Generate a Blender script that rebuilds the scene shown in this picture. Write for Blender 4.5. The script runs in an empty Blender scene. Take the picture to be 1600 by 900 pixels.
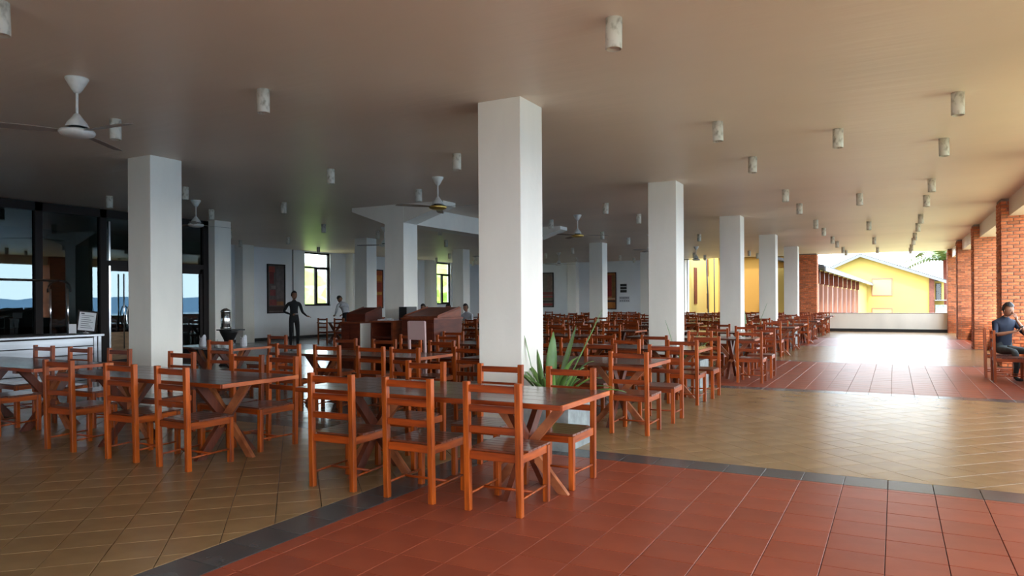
import bpy, bmesh, math, random
from mathutils import Vector, Matrix, noise
random.seed(7)
R = math.radians
scene = bpy.context.scene
C = scene.collection

# ---------------------------------------------------------------- camera
YAW = 0.492
cam_data = bpy.data.cameras.new('camera')
cam = bpy.data.objects.new('camera', cam_data); C.objects.link(cam)
cam.location = (0, 0, 1.5)
cam.rotation_euler = (Matrix.Rotation(YAW, 3, 'Z') @ Matrix.Rotation(math.pi/2, 3, 'X') @ Matrix.Rotation(-0.006, 3, 'Z')).to_euler()
cam_data.sensor_width = 36
cam_data.lens = 1116.07/1600*36
cam_data.shift_y = 20.9/1600
cam_data.clip_end = 3000
scene.camera = cam
SX, CX = math.sin(YAW), math.cos(YAW)
def project(x, y, z):
    zc = -x*SX + y*CX
    if zc < .3: return None
    xc = x*CX + y*SX
    return 800+1116*xc/zc, 471-1116*(z-1.5)/zc, zc

# ---------------------------------------------------------------- world, sun, exposure
world = bpy.data.worlds.new('sky'); scene.world = world; world.use_nodes = True
wn = world.node_tree.nodes; wl = world.node_tree.links; wn.clear()
wo = wn.new('ShaderNodeOutputWorld'); wb = wn.new('ShaderNodeBackground'); wb.inputs['Strength'].default_value = 3.6
tc = wn.new('ShaderNodeTexCoord'); sx = wn.new('ShaderNodeSeparateXYZ'); rp = wn.new('ShaderNodeValToRGB')
wl.new(tc.outputs['Generated'], sx.inputs[0]); wl.new(sx.outputs['Z'], rp.inputs[0])
rp.color_ramp.elements[0].position = 0.0; rp.color_ramp.elements[0].color = (.80, .92, 1.0, 1)
rp.color_ramp.elements[1].position = 0.9; rp.color_ramp.elements[1].color = (.66, .82, 1.0, 1)
wl.new(rp.outputs[0], wb.inputs['Color']); wl.new(wb.outputs[0], wo.inputs[0])
sun_d = bpy.data.lights.new('sun', 'SUN'); sun_d.energy = 2.4; sun_d.angle = R(6); sun_d.color = (1, .93, .82)
sun = bpy.data.objects.new('sun', sun_d); C.objects.link(sun)
sun.rotation_euler = Vector((.42, -1.0, 1.35)).to_track_quat('Z', 'Y').to_euler()
vs = scene.view_settings
vs.view_transform = 'Standard'; vs.look = 'None'; vs.gamma = 1; vs.use_curve_mapping = False
vs.exposure = 1.6

# ---------------------------------------------------------------- helpers
def MB(): return bmesh.new()
def box(bm, x0, x1, y0, y1, z0, z1, mi=0):
    r = bmesh.ops.create_cube(bm, size=1)['verts']
    for v in r:
        v.co = Vector(((x0+x1)/2+v.co.x*(x1-x0), (y0+y1)/2+v.co.y*(y1-y0), (z0+z1)/2+v.co.z*(z1-z0)))
    if mi:
        for f in {f for v in r for f in v.link_faces}: f.material_index = mi
    return r
def bar(bm, p, q, w, t, up=(0, 0, 1), mi=0):
    """rectangular bar from p to q, width w across, thickness t"""
    p, q = Vector(p), Vector(q); d = q-p; L = d.length; d.normalize()
    u = Vector(up)
    if abs(d.dot(u)) > .99: u = Vector((1, 0, 0))
    s = d.cross(u).normalized(); u = s.cross(d).normalized()
    vs_ = []
    for e in (p, q):
        for a, b in ((-1, -1), (1, -1), (1, 1), (-1, 1)):
            vs_.append(bm.verts.new(e + s*(a*w/2) + u*(b*t/2)))
    fs = [(0, 1, 2, 3), (7, 6, 5, 4), (0, 4, 5, 1), (1, 5, 6, 2), (2, 6, 7, 3), (3, 7, 4, 0)]
    for f in fs:
        fc = bm.faces.new([vs_[i] for i in f]); fc.material_index = mi
    return vs_
def lathe(bm, prof, seg=16, cx=0, cy=0, smooth=True, mi=0):
    rings = []
    for r, z in prof:
        if r < 1e-5: rings.append([bm.verts.new((cx, cy, z))])
        else: rings.append([bm.verts.new((cx+r*math.cos(2*math.pi*i/seg), cy+r*math.sin(2*math.pi*i/seg), z)) for i in range(seg)])
    for a, b in zip(rings, rings[1:]):
        for i in range(seg):
            j = (i+1) % seg
            if len(a) == 1 and len(b) == 1: continue
            if len(a) == 1: f = bm.faces.new((a[0], b[i], b[j]))
            elif len(b) == 1: f = bm.faces.new((a[i], b[0], a[j]))
            else: f = bm.faces.new((a[i], b[i], b[j], a[j]))
            f.smooth = smooth; f.material_index = mi
def tube(bm, pts, r, seg=8, mi=0):
    pts = [Vector(p) for p in pts]; rings = []
    for i, p in enumerate(pts):
        d = (pts[min(i+1, len(pts)-1)]-pts[max(i-1, 0)]).normalized()
        u = Vector((0, 0, 1)) if abs(d.z) < .9 else Vector((1, 0, 0))
        s = d.cross(u).normalized(); u = s.cross(d).normalized()
        rr = r[i] if isinstance(r, (list, tuple)) else r
        rings.append([bm.verts.new(p+(s*math.cos(2*math.pi*k/seg)+u*math.sin(2*math.pi*k/seg))*rr) for k in range(seg)])
    for a, b in zip(rings, rings[1:]):
        for k in range(seg):
            f = bm.faces.new((a[k], a[(k+1) % seg], b[(k+1) % seg], b[k])); f.smooth = True; f.material_index = mi
    for ring in (rings[0][::-1], rings[-1]):
        bm.faces.new(ring).material_index = mi
def bevel(bm, w=.003, seg=1):
    bmesh.ops.bevel(bm, geom=list(bm.edges), offset=w, segments=seg, affect='EDGES')
def finish(bm, name, mats):
    bmesh.ops.recalc_face_normals(bm, faces=bm.faces)
    me = bpy.data.meshes.new(name); bm.to_mesh(me); bm.free()
    for m in (mats if isinstance(mats, (list, tuple)) else [mats]): me.materials.append(m)
    return me
def obj(name, bm, mats, parent=None, label=None, loc=None):
    me = finish(bm, name, mats) if isinstance(bm, bmesh.types.BMesh) else bm
    o = bpy.data.objects.new(name, me); C.objects.link(o)
    if parent: o.parent = parent
    if label: o['label'] = label
    if loc: o.location = loc
    return o
def thing(name, label, cat, loc=(0, 0, 0), rz=0, group=None):
    o = bpy.data.objects.new(name, None); C.objects.link(o); o.empty_display_size = .1
    o.location = loc; o.rotation_euler = (0, 0, rz); o['label'] = label; o['category'] = cat
    if group: o['group'] = group
    return o
def tag(o, label, cat, group=None):
    o['label'] = label; o['category'] = cat
    if group: o['group'] = group
    return o
def struct(name, bm, mats, parent=None, label=None):
    o = obj(name, bm, mats, parent)
    if parent is None:
        o['kind'] = 'structure'
        if label: o['label'] = label
    return o
kids = {}
def copy_tree(o, parent=None):
    c = o.copy(); C.objects.link(c)
    if parent: c.parent = parent
    for ch in list(o.children): copy_tree(ch, c)
    return c
ORD = ['first', 'second', 'third', 'fourth', 'fifth', 'sixth', 'seventh', 'eighth', 'ninth', 'tenth', 'eleventh', 'twelfth', 'thirteenth']

# ---------------------------------------------------------------- materials
def mat(name, col, rough=.6, metal=0, spec=.5, var=.0, scale=(8, 8, 8), bump=0, bscale=None, col2=None, lo=.35, hi=.65, island=0, objr=0, emit=None, coat=0, detail=4):
    m = bpy.data.materials.new(name); m.use_nodes = True
    n = m.node_tree.nodes; l = m.node_tree.links; b = n['Principled BSDF']
    b.inputs['Base Color'].default_value = (*col, 1); b.inputs['Roughness'].default_value = rough
    b.inputs['Metallic'].default_value = metal; b.inputs['Specular IOR Level'].default_value = spec
    if coat: b.inputs['Coat Weight'].default_value = coat; b.inputs['Coat Roughness'].default_value = .12
    out = None
    t = n.new('ShaderNodeTexCoord')
    if var or col2:
        mp = n.new('ShaderNodeMapping'); mp.inputs['Scale'].default_value = scale
        l.new(t.outputs['Object'], mp.inputs[0])
        ns = n.new('ShaderNodeTexNoise'); ns.inputs['Scale'].default_value = 1; ns.inputs['Detail'].default_value = detail
        l.new(mp.outputs[0], ns.inputs['Vector'])
        cr = n.new('ShaderNodeValToRGB'); cr.color_ramp.elements[0].position = lo; cr.color_ramp.elements[1].position = hi
        c2 = col2 or tuple(c*(1-var) for c in col)
        cr.color_ramp.elements[0].color = (*c2, 1); cr.color_ramp.elements[1].color = (*col, 1)
        l.new(ns.outputs['Fac'], cr.inputs[0]); out = cr.outputs[0]
    if island or objr:
        hsv = n.new('ShaderNodeHueSaturation')
        if out: l.new(out, hsv.inputs['Color'])
        else: hsv.inputs['Color'].default_value = (*col, 1)
        add = n.new('ShaderNodeMath'); add.operation = 'MULTIPLY_ADD'
        if island:
            g = n.new('ShaderNodeNewGeometry'); l.new(g.outputs['Random Per Island'], add.inputs[0]); add.inputs[1].default_value = island
        else: add.inputs[0].default_value = 0; add.inputs[1].default_value = 0
        add.inputs[2].default_value = 1-(island+objr)/2
        add2 = n.new('ShaderNodeMath'); add2.operation = 'MULTIPLY_ADD'
        oi = n.new('ShaderNodeObjectInfo'); l.new(oi.outputs['Random'], add2.inputs[0]); add2.inputs[1].default_value = objr
        l.new(add.outputs[0], add2.inputs[2]); l.new(add2.outputs[0], hsv.inputs['Value'])
        out = hsv.outputs[0]
    if out: l.new(out, b.inputs['Base Color'])
    if bump:
        nb = n.new('ShaderNodeTexNoise'); nb.inputs['Detail'].default_value = 3
        mp2 = n.new('ShaderNodeMapping'); mp2.inputs['Scale'].default_value = bscale or scale
        l.new(t.outputs['Object'], mp2.inputs[0]); l.new(mp2.outputs[0], nb.inputs['Vector']); nb.inputs['Scale'].default_value = 1
        bp = n.new('ShaderNodeBump'); bp.inputs['Strength'].default_value = bump; bp.inputs['Distance'].default_value = .02
        l.new(nb.outputs['Fac'], bp.inputs['Height']); l.new(bp.outputs[0], b.inputs['Normal'])
    if emit:
        b.inputs['Emission Color'].default_value = (*emit[0], 1); b.inputs['Emission Strength'].default_value = emit[1]
    return m
M = {}
WR, WR2 = (.42, .078, .005), (.15, .022, .003)
M['wood_v'] = mat('red_wood_upright', WR, .38, spec=.35, col2=WR2, scale=(28, 28, 2.5), lo=.3, hi=.62, objr=.5, coat=.08)
M['wood_h'] = mat('red_wood_rail', (.31, .047, .004), .38, spec=.35, col2=(.13, .017, .003), scale=(2.5, 28, 28), lo=.3, hi=.62, objr=.45, coat=.08)
M['wood_y'] = mat('red_wood_side', WR, .38, spec=.35, col2=WR2, scale=(28, 2.5, 28), lo=.3, hi=.62, objr=.4, coat=.08)
M['wood_seat'] = mat('dark_seat_wood', (.17, .042, .018), .28, col2=(.09, .022, .011), scale=(2.5, 40, 20), objr=.4, coat=.4)
M['wood_top'] = mat('tabletop_wood', (.12, .040, .022), .26, col2=(.05, .017, .011), scale=(2, 22, 20), objr=.3, coat=.35)
M['wood_edge'] = mat('table_edge_wood', (.52, .13, .03), .35, col2=(.30, .055, .014), scale=(3, 3, 20), objr=.2)
M['wood_brace'] = mat('brace_wood', (.42, .13, .045), .4, col2=(.2, .05, .018), scale=(6, 20, 6), objr=.3)
M['wood_dark'] = mat('dark_leg_wood', (.16, .035, .014), .38, col2=(.08, .017, .008), scale=(6, 20, 4), objr=.3)
M['cab'] = mat('cabinet_wood', (.13, .024, .009), .5, spec=.3, col2=(.07, .012, .005), scale=(3, 3, 14), lo=.3, hi=.7)
M['cab_lit'] = mat('cabinet_wood_lit', (.24, .055, .018), .45, spec=.3, col2=(.15, .03, .01), scale=(14, 3, 14))  # lit copy of the cabinet wood, daylight put into the colour
M['plaster'] = mat('white_plaster', (.89, .84, .755), .6, var=.12, scale=(1.4, 1.4, .5), lo=.25, hi=.6, bump=.15, bscale=(9, 9, 9))
M['wallw'] = mat('white_wall', (.84, .85, .87), .6, var=.08, scale=(.7, .7, .5), bump=.1, bscale=(6, 6, 6))
M['ceil'] = mat('ceiling_plaster', (.85, .715, .59), .42, spec=.35, var=.10, scale=(.35, .5, 1), lo=.3, hi=.7, bump=.35, bscale=(.7, 7, 1))
M['red'] = mat('red_tile', (.29, .064, .030), .34, col2=(.24, .050, .024), scale=(3, 3, 3), bump=.10, bscale=(5, 5, 5), island=.18, objr=.16, spec=.3)
M['beige'] = mat('beige_tile', (.30, .185, .085), .27, col2=(.25, .15, .068), scale=(3, 3, 3), bump=.08, bscale=(4, 4, 4), island=.14, objr=.12, spec=.3)
M['dark'] = mat('dark_border_tile', (.085, .08, .078), .26, col2=(.06, .055, .055), scale=(4, 4, 4), bump=.08, bscale=(4, 4, 4), island=.25)
M['greyt'] = mat('grey_floor_tile', (.21, .205, .19), .2, col2=(.17, .165, .155), scale=(3, 3, 3), bump=.06, bscale=(4, 4, 4), island=.12)
M['grout'] = mat('grout', (.09, .06, .045), .8)
M['brick'] = mat('brick', (.60, .19, .07), .85, col2=(.42, .105, .042), scale=(14, 14, 20), bump=.4, bscale=(60, 60, 60), island=.7, objr=.5)
M['yardbrick'] = mat('dark_brick', (.15, .045, .028), .9, col2=(.09, .03, .02), scale=(6, 6, 12))  # outdoor brick, darkened to keep its red under the bright exposure
M['mortar'] = mat('mortar', (.33, .25, .19), .9, var=.3)
M['tan'] = mat('tan_wood_panel', (.30, .17, .08), .5, var=.3, scale=(4, 4, 20))
M['nearw'] = mat('ochre_wall', (.62, .46, .32), .8)
M['black'] = mat('black_paint', (.012, .012, .012), .45)
M['frame'] = mat('dark_metal_frame', (.028, .021, .020), .6, spec=.2)
M['steel'] = mat('brushed_steel', (.62, .64, .68), .34, metal=.9, var=.25, scale=(1, .8, 12))
M['chrome'] = mat('chrome', (.75, .76, .78), .15, metal=1)
M['enamel'] = mat('white_enamel', (.74, .73, .69), .4, var=.12, scale=(20, 20, 20))
M['lamp'] = mat('lamp_cement', (.68, .65, .57), .6, col2=(.36, .33, .26), scale=(22, 22, 14), lo=.28, hi=.5, objr=.15)
M['blade'] = mat('fan_blade_paint', (.30, .24, .20), .4)
M['blade2'] = mat('wooden_fan_blade', (.22, .15, .09), .4)
M['brass'] = mat('brass', (.6, .42, .12), .3, metal=.9)
M['conc'] = mat('concrete', (.36, .39, .38), .8, var=.45, scale=(5, 5, 5), bump=.3, bscale=(14, 14, 14))
M['soil'] = mat('soil', (.05, .035, .02), .95)
M['leaf'] = mat('leaf', (.15, .27, .06), .4, col2=(.07, .15, .035), scale=(6, 6, 3), objr=.5)
M['leafy'] = mat('yellow_leaf', (.45, .5, .08), .45, col2=(.25, .38, .06), scale=(6, 6, 3))
M['skin'] = mat('skin', (.30, .135, .075), .5)
M['hair'] = mat('hair', (.012, .010, .010), .5, bump=.6, bscale=(60, 60, 60))
M['navy'] = mat('navy_cloth', (.010, .015, .034), .85, var=.3, scale=(9, 9, 9))
M['jeans'] = mat('grey_jeans', (.06, .07, .07), .85, var=.3, scale=(12, 12, 12))
M['blackc'] = mat('black_cloth', (.012, .012, .014), .85)
M['whitec'] = mat('white_cloth', (.62, .62, .66), .8, var=.15)
M['greyc'] = mat('grey_cloth', (.28, .28, .32), .85, var=.2)
M['paper'] = mat('paper', (.8, .8, .82), .6)
M['ink'] = mat('ink', (.12, .12, .14), .7)
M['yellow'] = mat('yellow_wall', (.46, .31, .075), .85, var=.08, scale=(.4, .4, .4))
M['yellow_shade'] = mat('yellow_wall_shaded', (.30, .15, .022), .85, var=.1, scale=(.5, .5, .5))  # yellow wall on its shaded face, the shade put into the colour
M['pink'] = mat('pale_trim', (.26, .11, .07), .8)
M['roof'] = mat('dark_roof', (.035, .035, .04), .7, var=.3)
M['verge'] = mat('pale_verge_board', (.12, .12, .125), .7)
M['shutter'] = mat('cream_shutter', (.42, .30, .11), .7)
M['ground'] = mat('dry_grass_ground', (.33, .30, .16), .95, col2=(.25, .24, .11), scale=(.2, .2, .2))
M['bush'] = mat('bush_leaves', (.30, .40, .08), .7, col2=(.13, .22, .04), scale=(1.2, 1.2, 1.2))
M['palm'] = mat('palm_leaf', (.12, .14, .03), .5, col2=(.05, .09, .02), scale=(2, 2, 2))
M['sea'] = mat('sea', (.10, .22, .30), .25)
M['hill'] = mat('distant_hill', (.13, .22, .32), 1)
M['silver'] = mat('pinkish_plastic', (.55, .36, .34), .5)
def glassmat(name, tint, ior, base):
    m = bpy.data.materials.new(name); m.use_nodes = True
    n = m.node_tree.nodes; l = m.node_tree.links; n.clear()
    o = n.new('ShaderNodeOutputMaterial'); mx = n.new('ShaderNodeMixShader'); tr = n.new('ShaderNodeBsdfTransparent'); gl = n.new('ShaderNodeBsdfGlossy')
    lw = n.new('ShaderNodeLayerWeight'); lw.inputs[0].default_value = .5
    pw_ = n.new('ShaderNodeMath'); pw_.operation = 'POWER'; pw_.inputs[1].default_value = 4; l.new(lw.outputs['Facing'], pw_.inputs[0])
    fr = n.new('ShaderNodeMath'); fr.operation = 'MULTIPLY_ADD'; l.new(pw_.outputs[0], fr.inputs[0]); fr.inputs[1].default_value = 1-ior; fr.inputs[2].default_value = ior
    tr.inputs[0].default_value = (*tint, 1); gl.inputs['Roughness'].default_value = 0.01; gl.inputs['Color'].default_value = (*base, 1)
    l.new(fr.outputs[0], mx.inputs[0]); l.new(tr.outputs[0], mx.inputs[1]); l.new(gl.outputs[0], mx.inputs[2]); l.new(mx.outputs[0], o.inputs[0])
    return m
M['glass'] = glassmat('tinted_glass', (.30, .36, .36), .085, (.80, .95, 1))
M['clear'] = glassmat('clear_glass', (.97, .99, .98), .03, (1, 1, 1))

# ---------------------------------------------------------------- dimensions
X0, Y0, S, CW, H = -3.49, 6.724, 6.115, .5265, 3.68
YN, YF = -9.0, 37.4          # ends of the hall
XL, XR = -21.8, 3.0

# ---------------------------------------------------------------- floor
bm = MB(); box(bm, XL-.3, XR, YN, YF+.2, -.30, -.012)
floor = struct('floor', bm, M['grout'])
T, G = .3185, .0045
tx0, ty0 = -.695, 4.70
def tile_mesh(name, sx_, sy_, m):
    b = MB(); r = box(b, -sx_/2, sx_/2, -sy_/2, sy_/2, -.014, 0)
    bmesh.ops.bevel(b, geom=[e for e in b.edges if all(v.co.z > -.001 for v in e.verts)], offset=.0018, segments=1, affect='EDGES')
    return finish(b, name, m)
def in_view(x, y, lim=940):
    p = project(x, y, 0)
    return p and -60 < p[0] < 1660 and p[1] < lim
BX, BY = (-3.715, -3.385), Y0-.20    # dark band along the column row; dark band across at each grid line
BYh = .165
def zone(x, y):
    """which flooring a point belongs to"""
    if BX[0] <= x <= BX[1]: return 'dark'
    k = (y-(BY))/S; kk = round(k)
    if abs(y-(BY+kk*S)) < BYh and kk >= 0: return 'dark'
    b = math.floor(k)
    if x > BX[1]:
        if b < 0: return 'red'
        return 'beige' if b % 2 == 0 else 'red'
    if b < 0: return 'beige'
    return 'grey'
mesh_red = tile_mesh('red_tile', T-G, T-G, M['red'])
mesh_beige = tile_mesh('beige_tile', T-G, T-G, M['beige'])
mesh_dx = tile_mesh('border_tile', .326, T-G, M['dark'])
mesh_dy = tile_mesh('border_tile', T-G, .326, M['dark'])
cand = {'red': [], 'beige': [], 'grey': [], 'dark': []}
i0, i1 = int((XL-tx0)/T)-1, int((XR-tx0)/T)+2
j0, j1 = int((YN-ty0)/T)-1, int((YF-ty0)/T)+2
# straight grid: red and grey
for i in range(i0, i1):
    for j in range(j0, j1):
        x, y = tx0+(i+.5)*T, ty0+(j+.5)*T
        corners = [(x+a*T*.49, y+b*T*.49) for a in (-1, 1) for b in (-1, 1)]
        zs = {zone(*c) for c in corners} | {zone(x, y)}
        if x+T/2 > XR or x-T/2 < XL or y-T/2 < YN or y+T/2 > YF: continue
        if 'red' in zs or 'grey' in zs:
            zc = 'red' if 'red' in zs else 'grey'
            # clip to zone
            xa, xb, ya, yb = x-T/2+G/2, x+T/2-G/2, y-T/2+G/2, y+T/2-G/2
            if zc == 'red': xa = max(xa, BX[1]+G)
            else: xb = min(xb, BX[0]-G)
            kk = round((y-BY)/S); 
            if kk >= 0:
                c_ = BY+kk*S
                if y > c_: ya = max(ya, c_+BYh+G)
                else: yb = min(yb, c_-BYh-G)
            if xb-xa < .02 or yb-ya < .02: continue
            if zone((xa+xb)/2, (ya+yb)/2) != zc: continue
            cand[zc].append((xa, xb, ya, yb))
# dark border tiles
y = YN
cx_ = (BX[0]+BX[1])/2
for j in range(j0, j1):
    y = ty0+(j+.5)*T
    if YN < y < YF-.2: cand['dark'].append((BX[0]+.002, BX[1]-.002, y-T/2+G/2, y+T/2-G/2))
for kk in range(0, 6):
    for i in range(i0, i1):
        x = tx0+(i+.5)*T
        if XL+.2 < x < XR-.2:
            xa, xb = x-T/2+G/2, x+T/2-G/2
            if xa < BX[0] < xb: xb = BX[0]-G
            elif xa < BX[1] < xb: xa = BX[1]+G
            elif BX[0] <= xa and xb <= BX[1]: continue
            if xb-xa < .03: continue
            yc = BY+kk*S
            if yc < YF-.3: cand['dark'].append((xa, xb, yc-BYh+.002, yc+BYh-.002))
# diagonal beige tiles (45 degrees), clipped polygons
def clip(poly, x0, x1, y0, y1):
    for ax, lim, sg in ((0, x0, 1), (0, x1, -1), (1, y0, 1), (1, y1, -1)):
        out = []
        for k in range(len(poly)):
            p, q = poly[k], poly[(k+1) % len(poly)]
            ip, iq = sg*(p[ax]-lim) >= 0, sg*(q[ax]-lim) >= 0
            if ip: out.append(p)
            if ip != iq:
                t = (lim-p[ax])/(q[ax]-p[ax]); out.append((p[0]+t*(q[0]-p[0]), p[1]+t*(q[1]-p[1])))
        poly = out
        if len(poly) < 3: return []
    return poly
zones_b = [(XL, BX[0]-.004, YN, BY-BYh-.004)] + [(BX[1]+.004, XR, BY+k*S+BYh+.004, min(BY+(k+1)*S-BYh-.004, YF)) for k in (0, 2, 4)]
q2 = math.sqrt(.5)
beige_full, beige_part = [], []
h_ = (T-G)/2*math.sqrt(2)
for zx0, zx1, zy0, zy1 in zones_b:
    # tile centres: x+y = c0 + a*D, x-y = d0 + b*D, with D = T*sqrt2
    D = T*math.sqrt(2); c0, d0 = -1.11, -3.0
    for a in range(int((zx0+zy0-c0)/D)-2, int((zx1+zy1-c0)/D)+3):
        for b in range(int((zx0-zy1-d0)/D)-2, int((zx1-zy0-d0)/D)+3):
            p_, m_ = c0+(a+.5)*D, d0+(b+.5)*D
            x, y = (p_+m_)/2, (p_-m_)/2
            if x < zx0-h_ or x > zx1+h_ or y < zy0-h_ or y > zy1+h_: continue
            poly = [(x-h_, y), (x, y-h_), (x+h_, y), (x, y+h_)]
            if zx0 < x-h_ and x+h_ < zx1 and zy0 < y-h_ and y+h_ < zy1: beige_full.append((x, y))
            else:
                pl = clip(poly, zx0, zx1, zy0, zy1)
                if pl: beige_part.append(pl)
def key(x, y):
    p = project(x, y, 0); return p[2] if p else 99
def add_stuff_polys(name, polys, m):
    """polys: list of vertex lists, each an upright slab with bevelled rim, joined"""
    V, F = [], []
    for pl in polys:
        n = len(pl); cx2 = sum(p[0] for p in pl)/n; cy2 = sum(p[1] for p in pl)/n
        tx_, ty_ = random.gauss(0, .0016), random.gauss(0, .0016)
        b0 = len(V)
        for (x, y) in pl: V.append((x, y, -.013))
        for (x, y) in pl: V.append((x, y, -.0018+(x-cx2)*tx_+(y-cy2)*ty_))
        for (x, y) in pl:
            dx, dy = cx2-x, cy2-y; L = math.hypot(dx, dy) or 1
            V.append((x+dx/L*.003, y+dy/L*.003, (x-cx2)*tx_+(y-cy2)*ty_))
        for lay in (0, 1):
            for k in range(n):
                a, b = b0+lay*n+k, b0+lay*n+(k+1) % n
                F.append((a, b, b+n, a+n))
        F.append(tuple(b0+2*n+k for k in range(n)))
    me = bpy.data.meshes.new(name); me.from_pydata(V, [], F); me.materials.append(m); me.update()
    o = bpy.data.objects.new(name, me); C.objects.link(o); o.parent = floor; o['kind'] = 'stuff'
    return o
def rect(t): return [(t[0], t[2]), (t[1], t[2]), (t[1], t[3]), (t[0], t[3])]
def put_tiles(name, items, full, meshes, m, stuffname, limit=290):
    """items = list of (priority, poly, full?, x, y, mesh)"""
    items.sort(key=lambda t: t[0])
    near = [t for t in items if t[2] and t[0] < 50][:limit]
    ids = {id(t) for t in near}
    for t in near:
        o = bpy.data.objects.new(name, t[5]); C.objects.link(o); o.parent = floor
        o.location = (t[3], t[4], 0); o.rotation_euler = (random.gauss(0, .0016), random.gauss(0, .0016), t[6])
    rest = [t[1] for t in items if id(t) not in ids]
    add_stuff_polys(stuffname, rest, m)
items = []
for t in cand['red']:
    x, y = (t[0]+t[1])/2, (t[2]+t[3])/2
    f = t[1]-t[0] > T-G-.001 and t[3]-t[2] > T-G-.001
    items.append((key(x, y) if in_view(x, y) else 60+abs(y), rect(t), f, x, y, mesh_red, 0))
put_tiles('red_tile', items, None, None, M['red'], 'distant_red_tile')
items = []
for x, y in beige_full:
    items.append((key(x, y) if in_view(x, y) else 60+abs(y), [(x-h_, y), (x, y-h_), (x+h_, y), (x, y+h_)], True, x, y, mesh_beige, math.pi/4))
for pl in beige_part: items.append((70, pl, False, 0, 0, None, 0))
put_tiles('beige_tile', items, None, None, M['beige'], 'distant_beige_tile')
items = []
for t in cand['dark']:
    x, y = (t[0]+t[1])/2, (t[2]+t[3])/2
    isx = abs(x-cx_) < .01
    f = (t[3]-t[2] > T-G-.001) if isx else (t[1]-t[0] > T-G-.001)
    items.append((key(x, y) if in_view(x, y) else 60+abs(y), rect(t), f, x, y, mesh_dx if isx else mesh_dy, 0))
put_tiles('border_tile', items, None, None, M['dark'], 'distant_border_tile', 90)
add_stuff_polys('grey_tile', [rect(t) for t in cand['grey']], M['greyt'])

# ---------------------------------------------------------------- ceiling, columns, beams
bm = MB(); box(bm, XL-.3, XR+.25, YN, YF+.25, H, H+.45)
struct('ceiling', bm, M['ceil'])
def col_name(i, j):
    line = {0: 'walkway', 1: 'second', 2: 'third'}[i]
    return line
for i in range(3):
    for j in range(-2, 6):
        if i == 2 and j < 1: continue
        if i == 0 and j == 5: continue
        x1 = X0-i*S; y0 = Y0+j*S
        if j == 5: y0 = YF-.5
        bm = MB(); box(bm, x1-CW, x1, y0, y0+CW, -.01, H); bevel(bm, .006)
        o = obj('column', bm, M['plaster'])
        line = ('beside the tiled walkway', 'of the second line from the walkway', 'of the line nearest the far side wall')[i]
        if j < 0: lb = 'square white plaster column behind the camera, %s one %s' % (ORD[-j-1], line)
        else: lb = 'square white plaster column, %s from the camera %s' % (ORD[j] if i < 2 else ORD[j-1], line)
        tag(o, lb, 'column', 'white plaster columns')
# engaged columns on the side wall and the back wall
for k, y in enumerate((18.95, 25.07, 31.2)):
    bm = MB(); box(bm, XL-.02, XL+.42, y-.25, y+.28, 0, H)
    struct('trim_%d' % (k+1), bm, M['plaster'])
# cantilevered brackets and the beam
def bracket(bm, x, y, sgn, L, d0, d1, w=.5):
    p = []
    xa, xb = (x, x+L) if sgn > 0 else (x-CW, x-CW-L)
    for yy in (y+.01, y+w):
        for xx, d in ((xa, d0), (xb, d1)):
            p += [bm.verts.new((xx, yy, H+.01)), bm.verts.new((xx, yy, H-d))]
    for f in ((0, 1, 3, 2), (4, 6, 7, 5), (0, 4, 5, 1), (2, 3, 7, 6), (1, 5, 7, 3), (0, 2, 6, 4)):
        bm.faces.new([p[q] for q in f])
for n_, j in enumerate((1, 2)):
    for s_, side in ((1, 'walkway'), (-1, 'side wall')):
        bm = MB(); bracket(bm, X0-S, Y0+j*S, s_, 1.05 if s_ > 0 else .95, .42, .09)
        o = obj('ceiling_bracket', bm, M['plaster'])
        tag(o, 'tapered white ceiling bracket reaching towards the %s from the %s second line column' % (side, ORD[j]), 'bracket', 'tapered ceiling brackets')
bm = MB(); box(bm, X0-S-CW+.02, X0-S-.004, Y0+S+CW, Y0+2*S, H-.42, H+.01)
tag(obj('ceiling_beam', bm, M['plaster']), 'deep white beam under the ceiling joining two columns of the second line', 'beam')

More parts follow.
